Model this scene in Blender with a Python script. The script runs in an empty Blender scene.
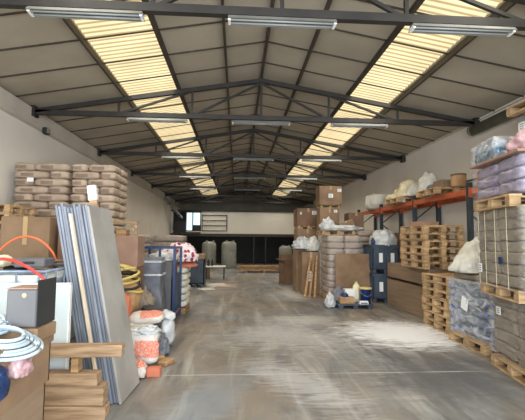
import bpy, bmesh, math, random
from mathutils import Vector, Matrix, noise, Euler
random.seed(7)
SC = bpy.context.scene
COL = SC.collection
PI = math.pi

# ------------------------------------------------------------------ camera
F = 400.0
yaw, pitch, roll = math.atan(25.5/F), math.atan(30/F), math.radians(0.45)
fwd = Vector((math.sin(yaw)*math.cos(pitch), math.cos(yaw)*math.cos(pitch), math.sin(pitch)))
rt = Vector((math.cos(yaw), -math.sin(yaw), 0)); up = rt.cross(fwd)
r2 = rt*math.cos(roll) + up*math.sin(roll); u2 = -rt*math.sin(roll) + up*math.cos(roll)
cd = bpy.data.cameras.new('camera'); cam = bpy.data.objects.new('camera', cd); COL.objects.link(cam)
m = Matrix((r2, u2, -fwd)).transposed().to_4x4(); m.translation = (0, 0, 1.65)
cam.matrix_world = m
cd.sensor_width = 36; cd.lens = F/525*36; cd.clip_start = 0.05; cd.clip_end = 200
SC.camera = cam
# ------------------------------------------------------------------ world, lights, exposure
w = bpy.data.worlds.new('world'); SC.world = w; w.use_nodes = True
w.node_tree.nodes['Background'].inputs[0].default_value = (0.75, 0.85, 1, 1)
w.node_tree.nodes['Background'].inputs[1].default_value = 0.6
def area(name, loc, rot, sx, sy, power, col):
    l = bpy.data.lights.new(name, 'AREA'); l.shape = 'RECTANGLE'; l.size = sx; l.size_y = sy
    l.energy = power; l.color = col
    o = bpy.data.objects.new(name, l); COL.objects.link(o); o.location = loc; o.rotation_euler = rot
    return o
# daylight entering by the big loading door in the front wall (behind the camera)
area('door_daylight', (0.5, -2.6, 2.1), (math.radians(90), 0, 0), 7.0, 3.8, 620, (0.84, 0.92, 1.0))
for x_, r_ in ((-1.84, -.185), (2.95, .185)):      # daylight falling through the two skylight strips
    l_ = area('skylight_daylight', (x_, 15.3, 4.78), (0, r_, 0), .9, 28.4, 190, (1.0, .95, .86)); l_.data.spread = math.radians(150)
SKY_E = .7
SC.view_settings.view_transform = 'Standard'; SC.view_settings.look = 'None'
SC.view_settings.gamma = 1; SC.view_settings.use_curve_mapping = False
SC.view_settings.exposure = 0.78

# ------------------------------------------------------------------ helpers
def S(r, g, b, a=1):
    def c(v):
        v /= 255
        return v/12.92 if v <= .04045 else ((v+.055)/1.055)**2.4
    return (c(r), c(g), c(b), a)
def mat(name, c1, c2=None, scale=6, rough=.7, metal=0, bump=0, bscale=30, coat=0, stretch=None, detail=4, spread=(.35, .65), vary=0.0, emit=0):
    mt = bpy.data.materials.new(name); mt.use_nodes = True
    N = mt.node_tree.nodes; L = mt.node_tree.links; b = N['Principled BSDF']
    b.inputs['Roughness'].default_value = rough; b.inputs['Metallic'].default_value = metal
    if coat: b.inputs['Coat Weight'].default_value = coat; b.inputs['Coat Roughness'].default_value = .15
    tc = N.new('ShaderNodeTexCoord'); mp = N.new('ShaderNodeMapping'); L.new(tc.outputs['Object'], mp.inputs[0])
    if stretch: mp.inputs['Scale'].default_value = stretch
    oi = N.new('ShaderNodeObjectInfo')
    ad = N.new('ShaderNodeVectorMath'); ad.operation = 'ADD'
    ml = N.new('ShaderNodeMath'); ml.operation = 'MULTIPLY'; ml.inputs[1].default_value = 37
    L.new(oi.outputs['Random'], ml.inputs[0]); L.new(mp.outputs[0], ad.inputs[0]); L.new(ml.outputs[0], ad.inputs[1])
    if c2 is None: c2 = c1
    nz = N.new('ShaderNodeTexNoise'); nz.inputs['Scale'].default_value = scale; nz.inputs['Detail'].default_value = detail
    L.new(ad.outputs[0], nz.inputs['Vector'])
    cr = N.new('ShaderNodeValToRGB'); cr.color_ramp.elements[0].position = spread[0]; cr.color_ramp.elements[1].position = spread[1]
    cr.color_ramp.elements[0].color = c1; cr.color_ramp.elements[1].color = c2
    L.new(nz.outputs[0], cr.inputs[0]); out = cr.outputs[0]
    if vary:
        hs = N.new('ShaderNodeHueSaturation'); mr = N.new('ShaderNodeMapRange')
        mr.inputs['To Min'].default_value = 1-vary; mr.inputs['To Max'].default_value = 1+vary
        L.new(oi.outputs['Random'], mr.inputs[0]); L.new(mr.outputs[0], hs.inputs['Value']); L.new(out, hs.inputs['Color']); out = hs.outputs[0]
    L.new(out, b.inputs['Base Color'])
    if bump:
        n2 = N.new('ShaderNodeTexNoise'); n2.inputs['Scale'].default_value = bscale; n2.inputs['Detail'].default_value = 3
        L.new(ad.outputs[0], n2.inputs['Vector'])
        bp = N.new('ShaderNodeBump'); bp.inputs['Strength'].default_value = bump; bp.inputs['Distance'].default_value = .02
        L.new(n2.outputs[0], bp.inputs['Height']); L.new(bp.outputs[0], b.inputs['Normal'])
    return mt
def film(name, col=(.9, .93, .95, 1), fac=.25, scale=9, lo=.4, hi=.7):
    mt = bpy.data.materials.new(name); mt.use_nodes = True
    N = mt.node_tree.nodes; L = mt.node_tree.links; b = N['Principled BSDF']; out = N['Material Output']
    b.inputs['Base Color'].default_value = col; b.inputs['Roughness'].default_value = .18
    tr = N.new('ShaderNodeBsdfTransparent'); mx = N.new('ShaderNodeMixShader')
    tc = N.new('ShaderNodeTexCoord'); mp = N.new('ShaderNodeMapping'); mp.inputs['Rotation'].default_value = (.3, .5, .2)
    mp.inputs['Scale'].default_value = (1, 1, 2.6); L.new(tc.outputs['Object'], mp.inputs[0])
    nz = N.new('ShaderNodeTexNoise'); nz.inputs['Scale'].default_value = scale; nz.inputs['Detail'].default_value = 5; nz.inputs['Distortion'].default_value = 1.2
    L.new(mp.outputs[0], nz.inputs['Vector'])
    mr = N.new('ShaderNodeMapRange'); mr.inputs['From Min'].default_value = lo; mr.inputs['From Max'].default_value = hi
    mr.inputs['To Min'].default_value = fac*.35; mr.inputs['To Max'].default_value = min(1, fac*2.2)
    L.new(nz.outputs[0], mr.inputs[0]); L.new(mr.outputs[0], mx.inputs[0])
    bp = N.new('ShaderNodeBump'); bp.inputs['Strength'].default_value = .6; bp.inputs['Distance'].default_value = .03
    L.new(nz.outputs[0], bp.inputs['Height']); L.new(bp.outputs[0], b.inputs['Normal'])
    L.new(tr.outputs[0], mx.inputs[1]); L.new(b.outputs[0], mx.inputs[2]); L.new(mx.outputs[0], out.inputs[0])
    return mt

def nb(): return bmesh.new()
def box(bm, x0, x1, y0, y1, z0, z1, bev=0.0, rot=None, piv=None):
    g = bmesh.ops.create_cube(bm, size=1)
    vs = g['verts']
    for v in vs:
        v.co = Vector(((x0+x1)/2+v.co.x*(x1-x0), (y0+y1)/2+v.co.y*(y1-y0), (z0+z1)/2+v.co.z*(z1-z0)))
    if rot:
        p = Vector(piv) if piv else Vector(((x0+x1)/2, (y0+y1)/2, (z0+z1)/2))
        R = Euler(rot).to_matrix()
        for v in vs: v.co = p + R @ (v.co-p)
    if bev:
        es = list({e for v in vs for e in v.link_edges})
        bmesh.ops.bevel(bm, geom=es, offset=bev, segments=1, affect='EDGES')
    return bm
def bar(bm, a, b, r1, r2=None):      # rectangular bar from a to b
    a = Vector(a); b = Vector(b); r2 = r2 or r1
    d = (b-a); L = d.length; q = d.to_track_quat('Z', 'Y').to_matrix()
    g = bmesh.ops.create_cube(bm, size=1)
    for v in g['verts']:
        v.co = a + q @ Vector((v.co.x*r1, v.co.y*r2, (v.co.z+.5)*L))
    return bm
def tube(bm, pts, r, n=8, cap=True):
    pts = [Vector(p) for p in pts]; rings = []
    ref = Vector((0, 0, 1))
    for i, p in enumerate(pts):
        t = (pts[min(i+1, len(pts)-1)]-pts[max(i-1, 0)]).normalized()
        a = t.cross(ref)
        if a.length < .05: a = t.cross(Vector((0, 1, 0)))
        a.normalize(); b = t.cross(a).normalized()
        rings.append([bm.verts.new(p + (a*math.cos(2*PI*k/n)+b*math.sin(2*PI*k/n))*r) for k in range(n)])
    for A, B in zip(rings, rings[1:]):
        for k in range(n): bm.faces.new((A[k], A[(k+1) % n], B[(k+1) % n], B[k]))
    if cap:
        bm.faces.new(rings[0][::-1]); bm.faces.new(rings[-1])
    return bm
def lathe(bm, prof, c=(0, 0, 0), n=24, axis='z'):
    rings = []
    for r, z in prof:
        R = []
        for k in range(n):
            a = 2*PI*k/n; x, y = r*math.cos(a), r*math.sin(a)
            p = (x, y, z) if axis == 'z' else ((x, z, y) if axis == 'y' else (z, x, y))
            R.append(bm.verts.new((c[0]+p[0], c[1]+p[1], c[2]+p[2])))
        rings.append(R)
    for A, B in zip(rings, rings[1:]):
        for k in range(n): bm.faces.new((A[k], A[(k+1) % n], B[(k+1) % n], B[k]))
    bm.faces.new(rings[0][::-1]); bm.faces.new(rings[-1])
    return bm
def fin(bm, smooth=False):
    bmesh.ops.recalc_face_normals(bm, faces=bm.faces)
    if smooth:
        for f in bm.faces: f.smooth = True
    return bm
def obj(name, bm, mt, parent=None, smooth=False, label=None):
    fin(bm, smooth); me = bpy.data.meshes.new(name); bm.to_mesh(me); bm.free()
    me.materials.append(mt)
    o = bpy.data.objects.new(name, me); COL.objects.link(o)
    if parent: o.parent = parent
    if label: o['label'] = label
    return o
def tag(o, label, cat, group=None, kind=None):
    o['label'] = label; o['category'] = cat
    if group: o['group'] = group
    if kind: o['kind'] = kind
    return o
def thing(name, label, cat, loc=(0, 0, 0), rz=0, group=None):
    o = bpy.data.objects.new(name, None); COL.objects.link(o); o.empty_display_size = .1
    o.location = loc; o.rotation_euler = (0, 0, rz)
    return tag(o, label, cat, group)
def struct(name, bm, mt, smooth=False, parent=None):
    o = obj(name, bm, mt, parent, smooth)
    if not parent: o['kind'] = 'structure'
    return o
def dup(root, loc, rot=(0, 0, 0), label=None, group=None, scale=None):
    r = root.copy(); COL.objects.link(r); r.location = loc; r.rotation_euler = rot
    if label: r['label'] = label
    if group: r['group'] = group
    if scale: r.scale = scale
    for ch in list(root.children):
        c = ch.copy(); COL.objects.link(c); c.parent = r
        for g in list(ch.children):
            d = g.copy(); COL.objects.link(d); d.parent = c
    return r
ORD = ['bottom', 'second', 'third', 'fourth', 'fifth', 'sixth', 'seventh', 'eighth', 'ninth', 'tenth', 'eleventh', 'twelfth']
def ordw(k, n, what='layer'):
    return 'top '+what if k == n-1 else 'bottom '+what if k == 0 else ORD[k]+' '+what+' up'

def sack_bm(w, d, h, seed=0, sq=.32, amp=.012, taper=.35, cuts=7):
    """plump filled sack, resting on z=0, centred"""
    bm = nb(); bmesh.ops.create_cube(bm, size=2)
    bmesh.ops.subdivide_edges(bm, edges=bm.edges[:], cuts=cuts, use_grid_fill=True)
    for v in bm.verts:
        p = v.co.copy(); q = Vector([math.copysign(abs(c)**1.0, c) for c in p])
        e = 1/sq
        n_ = (abs(q.x)**e*1.0 + abs(q.y)**e + abs(q.z)**e*.6)**(1/e)
        q = q/n_
        ends = max(abs(q.x), abs(q.y)*.9)
        zz = q.z*(1-taper*max(0, ends-.55)/.45)
        o = noise.noise_vector(Vector((q.x*2.3+seed*7.1, q.y*2.3, q.z*1.5+seed)))
        o2 = noise.noise_vector(Vector((q.x*6+seed*3.1, q.y*6, q.z*6)))
        v.co = Vector((q.x*w/2, q.y*d/2, (zz+1)*h/2)) + o*amp + o2*amp*.4
    lo = min(v.co.z for v in bm.verts)
    for v in bm.verts: v.co.z -= lo
    return bm
def lump_bm(w, d, h, seed=0, amp=.25, freq=2.2, sub=4, flat=.25, ridge=True):
    """crumpled cloth / film heap resting on z=0"""
    bm = nb(); bmesh.ops.create_icosphere(bm, subdivisions=sub, radius=1)
    for v in bm.verts:
        p = v.co.normalized()
        n1 = noise.noise(p*freq+Vector((seed*5.3, 0, 0)))
        n2 = noise.noise(p*freq*2.7+Vector((0, seed*3.3, 0)))
        n2 = (1-abs(n2)*2) if ridge else n2
        s = 1+amp*(n1+.45*n2)
        z = p.z*s
        if z < -flat: z = -flat+(z+flat)*.12
        v.co = Vector((p.x*s*w/2, p.y*s*d/2, z*h/2/((1+flat)/2)))
    lo = min(v.co.z for v in bm.verts); hi = max(v.co.z for v in bm.verts)
    for v in bm.verts: v.co.z = (v.co.z-lo)*h/(hi-lo)
    return bm
def coil_pts(R, turns, pitch=0.0, spread=.03, seed=1, n=20, sq=1.0, h=None):
    pts = []; rnd = random.Random(seed); ph = rnd.random()*6
    for i in range(int(turns*n)+1):
        a = 2*PI*i/n; t = i/n
        rr = R + spread*math.sin(t*2.4+ph) + .15*spread*math.sin(a*3+ph)
        z = (h*t/turns if h else pitch*t) + .25*spread*(1+math.sin(a*2+t+ph))
        pts.append((rr*math.cos(a), rr*math.sin(a)*sq, z))
    return pts
def shell_bm(w, d, h, seed=0, amp=.012, cuts=9, top=True):
    bm = nb(); bmesh.ops.create_cube(bm, size=1)
    bmesh.ops.subdivide_edges(bm, edges=bm.edges[:], cuts=cuts, use_grid_fill=True)
    kill = [f for f in bm.faces if f.calc_center_median().z < -.499 or (not top and f.calc_center_median().z > .499)]
    bmesh.ops.delete(bm, geom=kill, context='FACES')
    for v in bm.verts:
        o = noise.noise_vector(Vector((v.co.x*4+seed, v.co.y*4, v.co.z*7)))
        k = 1 if -.49 < v.co.z < .49 else .3
        v.co = Vector((v.co.x*w, v.co.y*d, (v.co.z+.5)*h)) + Vector((o.x, o.y, o.z*.3))*amp*k
    return bm

# ------------------------------------------------------------------ materials
M = {}
M['wood'] = mat('pallet_wood', S(158, 126, 88), S(198, 166, 124), scale=5, rough=.8, bump=.25, bscale=25, stretch=(1, 1, 6), vary=.18)
M['wood2'] = mat('old_wood', S(140, 106, 72), S(184, 146, 102), scale=5, rough=.85, bump=.3, stretch=(1, 1, 5), vary=.15)
M['beam'] = mat('sawn_timber', S(132, 104, 76), S(176, 146, 112), scale=3, rough=.75, bump=.2, stretch=(1, 9, 9), vary=.08)
M['slat'] = mat('pale_slat', S(214, 190, 160), S(236, 216, 190), scale=4, rough=.7, stretch=(6, 6, 1))
M['card'] = mat('cardboard', S(126, 100, 75), S(148, 120, 92), scale=3, rough=.85, bump=.08, bscale=60, vary=.08)
M['card_d'] = mat('dark_cardboard', S(108, 82, 62), S(132, 102, 77), scale=3, rough=.85, vary=.06)
M['card_m'] = mat('mauve_cardboard', S(150, 118, 100), S(166, 134, 114), scale=3, rough=.85)
M['card_g'] = mat('greyish_cardboard', S(126, 104, 82), S(148, 124, 100), scale=2.5, rough=.85, stretch=(1, .3, 4))
M['tape'] = mat('packing_tape', S(178, 148, 104), rough=.3)
M['steel'] = mat('dark_painted_steel', S(34, 31, 28), S(46, 42, 38), scale=4, rough=.6)
M['purlin'] = mat('purlin_steel', S(54, 48, 40), S(68, 60, 50), scale=4, rough=.6)
M['rackg'] = mat('rack_upright_paint', S(36, 48, 54), S(50, 62, 68), scale=8, rough=.45)
M['orange'] = mat('rack_beam_orange', S(176, 84, 48), S(196, 102, 62), scale=8, rough=.45)
M['blue'] = mat('blue_painted_steel', S(22, 46, 88), S(32, 60, 106), scale=8, rough=.4)
M['white'] = mat('white_plastic', S(222, 222, 216), S(236, 236, 232), scale=3, rough=.45)
M['panel'] = mat('white_board', S(180, 190, 188), S(192, 200, 198), scale=2, rough=.5)
M['paper'] = mat('label_paper', S(238, 238, 236), rough=.6)
M['ink'] = mat('printed_ink', S(60, 60, 66), rough=.6)
M['bincol'] = mat('charcoal_plastic', S(50, 60, 72), S(68, 80, 94), scale=4, rough=.5)
M['dark'] = mat('black_plastic', S(26, 27, 28), S(38, 38, 40), scale=4, rough=.5)
M['lilac'] = mat('lilac_film_sack', S(126, 114, 136), S(162, 150, 172), scale=5, rough=.28, bump=.35, bscale=12, coat=.4)
M['lamp'] = mat('lamp_enamel', S(118, 118, 112), S(136, 136, 130), scale=4, rough=.35)
M['tube'] = mat('lamp_tube', S(142, 144, 140), rough=.25)
M['film'] = film('stretch_film', fac=.09)
M['film_h'] = film('heavy_stretch_film', (.84, .88, .92, 1), fac=.36, scale=3.4, lo=.4, hi=.78)
M['cloth'] = mat('white_woven_sack', S(196, 192, 178), S(226, 222, 208), scale=5, rough=.7, bump=.5, bscale=14)
M['cream'] = mat('cream_woven_sack', S(212, 198, 158), S(234, 224, 190), scale=5, rough=.7, bump=.5, bscale=14)
M['plast'] = mat('crumpled_white_film', S(176, 178, 176), S(212, 214, 212), scale=7, rough=.3, bump=.8, bscale=14)
M['kraft'] = mat('kraft_paper', S(158, 122, 84), S(184, 148, 106), scale=6, rough=.8, bump=.5, bscale=9)
M['bluebag'] = mat('blue_woven_plastic', S(16, 40, 78), S(30, 62, 108), scale=9, rough=.4, bump=.6, bscale=18)
M['pink'] = mat('pink_film_bag', S(150, 112, 116), S(192, 158, 158), scale=8, rough=.3, bump=.8, bscale=16)
M['hosew'] = mat('pale_blue_hose', S(160, 178, 190), S(184, 200, 210), scale=5, rough=.35)
M['hosey'] = mat('yellow_strap_hose', S(196, 172, 96), S(214, 190, 116), scale=5, rough=.5)
M['hoser'] = mat('red_hose', S(214, 64, 58), rough=.4)
M['hoseo'] = mat('orange_hose', S(224, 112, 68), rough=.4)
M['sheet'] = mat('grey_blue_sheet', S(112, 116, 126), S(142, 147, 157), scale=3, rough=.55, stretch=(1, 6, .6), vary=.12)
M['sheetface'] = mat('grey_sheet', S(150, 146, 140), S(172, 168, 162), scale=2.2, rough=.55)
M['greyf'] = mat('grey_felt_cover', S(96, 98, 106), S(120, 122, 130), scale=5, rough=.6, bump=.4, bscale=10)
M['tank'] = mat('grey_tank', S(128, 128, 118), S(150, 150, 138), scale=3, rough=.5)
M['boxgrey'] = mat('grey_box', S(92, 90, 90), S(104, 102, 102), scale=3, rough=.6)
M['boxdark'] = mat('dark_grey_box', S(40, 41, 42), S(50, 50, 50), scale=3, rough=.6)
M['navy'] = mat('navy_bucket', S(20, 40, 92), S(30, 54, 110), scale=3, rough=.35)
M['yellowlid'] = mat('yellow_lid', S(208, 190, 120), rough=.4)
M['ibcp'] = mat('ibc_plastic', S(206, 216, 212), S(222, 228, 222), scale=3, rough=.35)
M['galv'] = mat('galvanised_tube', S(120, 136, 160), S(160, 172, 188), scale=8, rough=.4, metal=.4)
M['greybox'] = mat('grey_wrapped_box', S(120, 122, 118), S(138, 140, 136), scale=4, rough=.5)
M['terra'] = mat('orange_cloth', S(190, 104, 76), S(206, 124, 92), scale=6, rough=.7)
M['gutter'] = mat('grey_green_gutter', S(92, 98, 90), S(108, 114, 104), scale=3, rough=.6)
M['shade'] = mat('store_wall_shade', S(22, 24, 26), S(30, 32, 34), scale=1.5, rough=.7)  # shade of the unlit store put into its wall colour
M['stretchblue'] = mat('blue_film_roll', S(44, 84, 116), S(104, 138, 158), scale=10, rough=.25, bump=.4, coat=.5)

def printed_sack(name, base1, base2, print_c, ux=(-.36, .1), uz=(.3, .74), h=.15, w=.5, side=False, rough=.75):
    """sack material with a printed block on its long sides (object coordinates)"""
    mt = mat(name, base1, base2, scale=5, rough=rough, bump=.3, bscale=10, vary=.12)
    N = mt.node_tree.nodes; L = mt.node_tree.links; b = N['Principled BSDF']
    src = b.inputs['Base Color'].links[0].from_socket
    tc = N.new('ShaderNodeTexCoord'); sp = N.new('ShaderNodeSeparateXYZ'); L.new(tc.outputs['Object'], sp.inputs[0])
    def rng(sock, a, c):
        m1 = N.new('ShaderNodeMath'); m1.operation = 'GREATER_THAN'; m1.inputs[1].default_value = a; L.new(sock, m1.inputs[0])
        m2 = N.new('ShaderNodeMath'); m2.operation = 'LESS_THAN'; m2.inputs[1].default_value = c; L.new(sock, m2.inputs[0])
        m3 = N.new('ShaderNodeMath'); m3.operation = 'MULTIPLY'; L.new(m1.outputs[0], m3.inputs[0]); L.new(m2.outputs[0], m3.inputs[1]); return m3.outputs[0]
    a = rng(sp.outputs['X'], ux[0]*w, ux[1]*w); c = rng(sp.outputs['Z'], uz[0]*h, uz[1]*h)
    mm = N.new('ShaderNodeMath'); mm.operation = 'MULTIPLY'; L.new(a, mm.inputs[0]); L.new(c, mm.inputs[1])
    wv = N.new('ShaderNodeTexNoise'); wv.inputs['Scale'].default_value = 60; L.new(tc.outputs['Object'], wv.inputs['Vector'])
    m4 = N.new('ShaderNodeMapRange'); m4.inputs['From Min'].default_value = .35; m4.inputs['From Max'].default_value = .6; m4.inputs['To Min'].default_value = .35; m4.inputs['To Max'].default_value = .9
    L.new(wv.outputs[0], m4.inputs[0]); m5 = N.new('ShaderNodeMath'); m5.operation = 'MULTIPLY'; L.new(mm.outputs[0], m5.inputs[0]); L.new(m4.outputs[0], m5.inputs[1])
    mx = N.new('ShaderNodeMix'); mx.data_type = 'RGBA'; L.new(m5.outputs[0], mx.inputs['Factor']); L.new(src, mx.inputs['A']); mx.inputs['B'].default_value = print_c
    L.new(mx.outputs['Result'], b.inputs['Base Color'])
    return mt
M['sackp'] = printed_sack('printed_kraft_sack', S(164, 144, 124), S(186, 166, 144), S(112, 88, 74))
M['sackr'] = mat('pinkish_grey_sack', S(152, 134, 118), S(178, 160, 142), scale=5, rough=.5, bump=.4, bscale=9, vary=.08)
M['sackg'] = mat('grey_brown_sack', S(122, 110, 92), S(144, 131, 111), scale=4, rough=.5, bump=.4, bscale=8, vary=.06)
M['cement'] = printed_sack('cement_bag', S(196, 190, 180), S(218, 212, 204), S(226, 96, 40), ux=(-.15, .5), uz=(.3, .8), h=.42, w=.5)
def floral():
    mt = mat('floral_cloth', S(226, 214, 214), S(236, 228, 226), scale=5, rough=.8)
    N = mt.node_tree.nodes; L = mt.node_tree.links; b = N['Principled BSDF']
    tc = N.new('ShaderNodeTexCoord'); vo = N.new('ShaderNodeTexVoronoi'); vo.inputs['Scale'].default_value = 9
    L.new(tc.outputs['Object'], vo.inputs['Vector']); cr = N.new('ShaderNodeValToRGB')
    cr.color_ramp.elements[0].position = .38; cr.color_ramp.elements[1].position = .44
    cr.color_ramp.elements[0].color = S(158, 40, 66); cr.color_ramp.elements[1].color = S(232, 220, 220)
    L.new(vo.outputs['Distance'], cr.inputs[0]); L.new(cr.outputs[0], b.inputs['Base Color']); return mt
M['floral'] = floral()

# ------------------------------------------------------------------ setting
XL, XR, RX = -4.4, 5.4, .5
ZE, ZR = 4.42, 5.30
YB, YF = 32.0, -3.0
def zc(x): return ZE + (ZR-ZE)*(1-abs(x-RX)/((RX-XL) if x < RX else (XR-RX)))

def floor_mat():
    mt = bpy.data.materials.new('worn_concrete'); mt.use_nodes = True
    N = mt.node_tree.nodes; L = mt.node_tree.links; b = N['Principled BSDF']
    tc = N.new('ShaderNodeTexCoord')
    def nz(scale, det=5, st=(1, 1, 1), dist=0, rot=0):
        mp = N.new('ShaderNodeMapping'); mp.inputs['Scale'].default_value = st; mp.inputs['Rotation'].default_value = (0, 0, rot); L.new(tc.outputs['Object'], mp.inputs[0])
        n = N.new('ShaderNodeTexNoise'); n.inputs['Scale'].default_value = scale; n.inputs['Detail'].default_value = det; n.inputs['Distortion'].default_value = dist
        n.inputs['Roughness'].default_value = .62
        L.new(mp.outputs[0], n.inputs['Vector']); return n.outputs[0]
    def ramp(s, stops):
        cr = N.new('ShaderNodeValToRGB'); e = cr.color_ramp.elements
        while len(e) < len(stops): e.new(.5)
        for k, (p, c) in enumerate(stops): e[k].position = p; e[k].color = c
        L.new(s, cr.inputs[0]); return cr.outputs[0]
    def mix(f, a, c, mode='MIX'):
        mx = N.new('ShaderNodeMix'); mx.data_type = 'RGBA'; mx.blend_type = mode
        if isinstance(f, float): mx.inputs['Factor'].default_value = f
        else: L.new(f, mx.inputs['Factor'])
        for k, v in (('A', a), ('B', c)):
            if isinstance(v, tuple): mx.inputs[k].default_value = v
            else: L.new(v, mx.inputs[k])
        return mx.outputs['Result']
    def mr(s, a, c, lo=0., hi=1.):
        m_ = N.new('ShaderNodeMapRange'); m_.inputs['From Min'].default_value = a; m_.inputs['From Max'].default_value = c
        m_.inputs['To Min'].default_value = lo; m_.inputs['To Max'].default_value = hi; L.new(s, m_.inputs[0]); return m_.outputs[0]
    def mth(op, a, c):
        m_ = N.new('ShaderNodeMath'); m_.operation = op
        for k, v in enumerate((a, c)):
            if isinstance(v, float): m_.inputs[k].default_value = v
            else: L.new(v, m_.inputs[k])
        return m_.outputs[0]
    base = ramp(nz(.9, 8, (1, .8, 1)), [(.3, S(100, 100, 99)), (.5, S(130, 130, 128)), (.7, S(158, 158, 156))])
    fine = ramp(nz(7, 8), [(.3, S(100, 100, 100)), (.7, S(150, 150, 150))])
    c = mix(.45, base, fine, 'OVERLAY')
    brown = mth('MULTIPLY', mr(nz(.45, 4, (1, .6, 1), .5), .42, .58), .75)
    c = mix(brown, c, S(134, 118, 98))
    # long tyre streaks and scrapes along the aisle
    st = mr(nz(2.2, 6, (1.6, .16, 1), .6, .12), .52, .68, 0, .6); c = mix(st, c, S(176, 174, 166))
    st2 = mr(nz(2.0, 8, (1.2, .25, 1), .8, -.35), .52, .64, 0, .6); c = mix(st2, c, S(74, 72, 70))
    # dust spills; further spots just tint the floor paler, darker, bluish, browner
    def spot(x, y, rx, ry, thr, amt, col, c, rot=0):
        mp = N.new('ShaderNodeMapping'); mp.vector_type = 'TEXTURE'; mp.inputs['Location'].default_value = (x, y, 0); mp.inputs['Scale'].default_value = (rx, ry, 1); mp.inputs['Rotation'].default_value = (0, 0, rot)
        L.new(tc.outputs['Object'], mp.inputs[0]); g = N.new('ShaderNodeTexGradient'); g.gradient_type = 'SPHERICAL'; L.new(mp.outputs[0], g.inputs[0])
        n_ = nz(3.6, 10, (.55, 2.4, 1), 1.8, rot if rot else .2); s_ = mth('ADD', mth('MULTIPLY', g.outputs['Fac'], .75), n_)
        return mix(mr(s_, thr-.12, thr+.16, 0, amt), c, col)
    c = spot(3.0, 7.2, 1.9, 1.9, .86, 1.0, S(238, 238, 238), c, .3)
    c = spot(1.4, 8.4, 1.7, 1.3, .95, .6, S(196, 194, 188), c)
    c = spot(1.75, 12.5, .9, 3.0, .95, .65, S(210, 206, 196), c)
    c = spot(-.6, 14.6, 1.2, 1.6, .95, .7, S(208, 202, 188), c)
    c = spot(-.3, 4.2, .6, 2.4, .85, .4, S(140, 150, 160), c, -.35)
    c = spot(.7, 4.8, .8, 2.2, .95, .45, S(196, 196, 196), c, .5)
    c = spot(2.6, 5.0, 2.2, 1.4, .9, .7, S(84, 84, 86), c, .3)
    c = spot(.8, 7, 3, 2.2, .98, .55, S(196, 193, 188), c, -.3)
    c = spot(-1.6, 9, 1.3, 5, 1.0, .45, S(112, 92, 66), c)
    # slab joints
    sp = N.new('ShaderNodeSeparateXYZ'); L.new(tc.outputs['Object'], sp.inputs[0])
    def line(y, wd, col, amt, c):
        d = mth('ABSOLUTE', mth('SUBTRACT', sp.outputs['Y'], float(y)), 0.)
        f = mth('MULTIPLY', mth('LESS_THAN', d, float(wd)), mr(nz(1.4, 3), .35, .5, 0, amt)); return mix(f, c, col)
    for y in (5.06, 10.1, 15.1, 20.1): c = line(y, .014, S(188, 188, 184) if y < 6 else S(70, 68, 64), .7, c)
    L.new(c, b.inputs['Base Color'])
    L.new(mr(nz(1.6, 5, (1, .7, 1), .6), .3, .7, .32, .62), b.inputs['Roughness'])
    b.inputs['Specular IOR Level'].default_value = .5
    bp = N.new('ShaderNodeBump'); bp.inputs['Strength'].default_value = .12; bp.inputs['Distance'].default_value = .01
    L.new(nz(18, 6), bp.inputs['Height']); L.new(bp.outputs[0], b.inputs['Normal'])
    return mt
bm = nb(); box(bm, XL-.2, XR+.2, YF-.2, YB+.2, -.2, 0); struct('floor', bm, floor_mat())

wallm = mat('plastered_wall', S(222, 214, 202), S(232, 225, 213), scale=.8, rough=.9, detail=6, spread=(.3, .7))
wallend = mat('far_wall_paint', S(228, 221, 206), S(236, 230, 216), scale=.8, rough=.9)
bm = nb(); box(bm, XL-.2, XL, YF, YB, 0, ZE+.12)
for y in (4.6, 12.5, 16.4, 20.3, 24.2): box(bm, XL-.005, XL+.012, y-.012, y+.012, 0, ZE-.3)
struct('wall_left', bm, wallm)
bm = nb(); box(bm, XR, XR+.2, YF, YB, 0, ZE+.12); struct('wall_right', bm, wallm)
bm = nb(); box(bm, XL-.2, XR+.2, YB, YB+.2, 0, ZR+.1); struct('wall_back', bm, mat('back_wall', S(130, 126, 114), S(144, 138, 126), scale=1, rough=.9))
bm = nb()
box(bm, XL-.2, -3.2, YF-.2, YF, 0, 4.5); box(bm, 4.2, XR+.2, YF-.2, YF, 0, 4.5); box(bm, XL-.2, XR+.2, YF-.2, YF, 4.1, 5.5); struct('wall_front', bm, wallm)
# concrete ring beams at the eaves
band = mat('eave_beam_concrete', S(190, 182, 168), S(204, 196, 182), scale=1.5, rough=.9)
bm = nb(); box(bm, XL, XL+.10, YF, YB, ZE-.36, ZE-.04); box(bm, XL, XL+.13, YF, YB, ZE-.40, ZE-.36); struct('trim_1', bm, band)
bm = nb(); box(bm, XR-.03, XR, YF, YB, ZE-.06, ZE-.04); struct('trim_2', bm, band)
g = thing('eave_gutter', 'grey-green gutter pipe under the roof along the near right wall', 'gutter', (XR-.17, 3, ZE-.3))
bm = nb(); tube(bm, [(0, y, 0) for y in (-5.9, -2, 2, 5.45)], .11, 14); obj('pipe', bm, M['gutter'], g, True)
bm = nb(); tube(bm, [(0, 5.43, 0), (0, 5.5, 0)], .118, 14); obj('end_cap', bm, M['gutter'], g, True)
for k in range(3):
    bm = nb(); bar(bm, (-.04, -4.4+3.9*k, .0), (.13, -4.4+3.9*k, .12), .05, .04); obj('bracket', bm, M['steel'], g)

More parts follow.
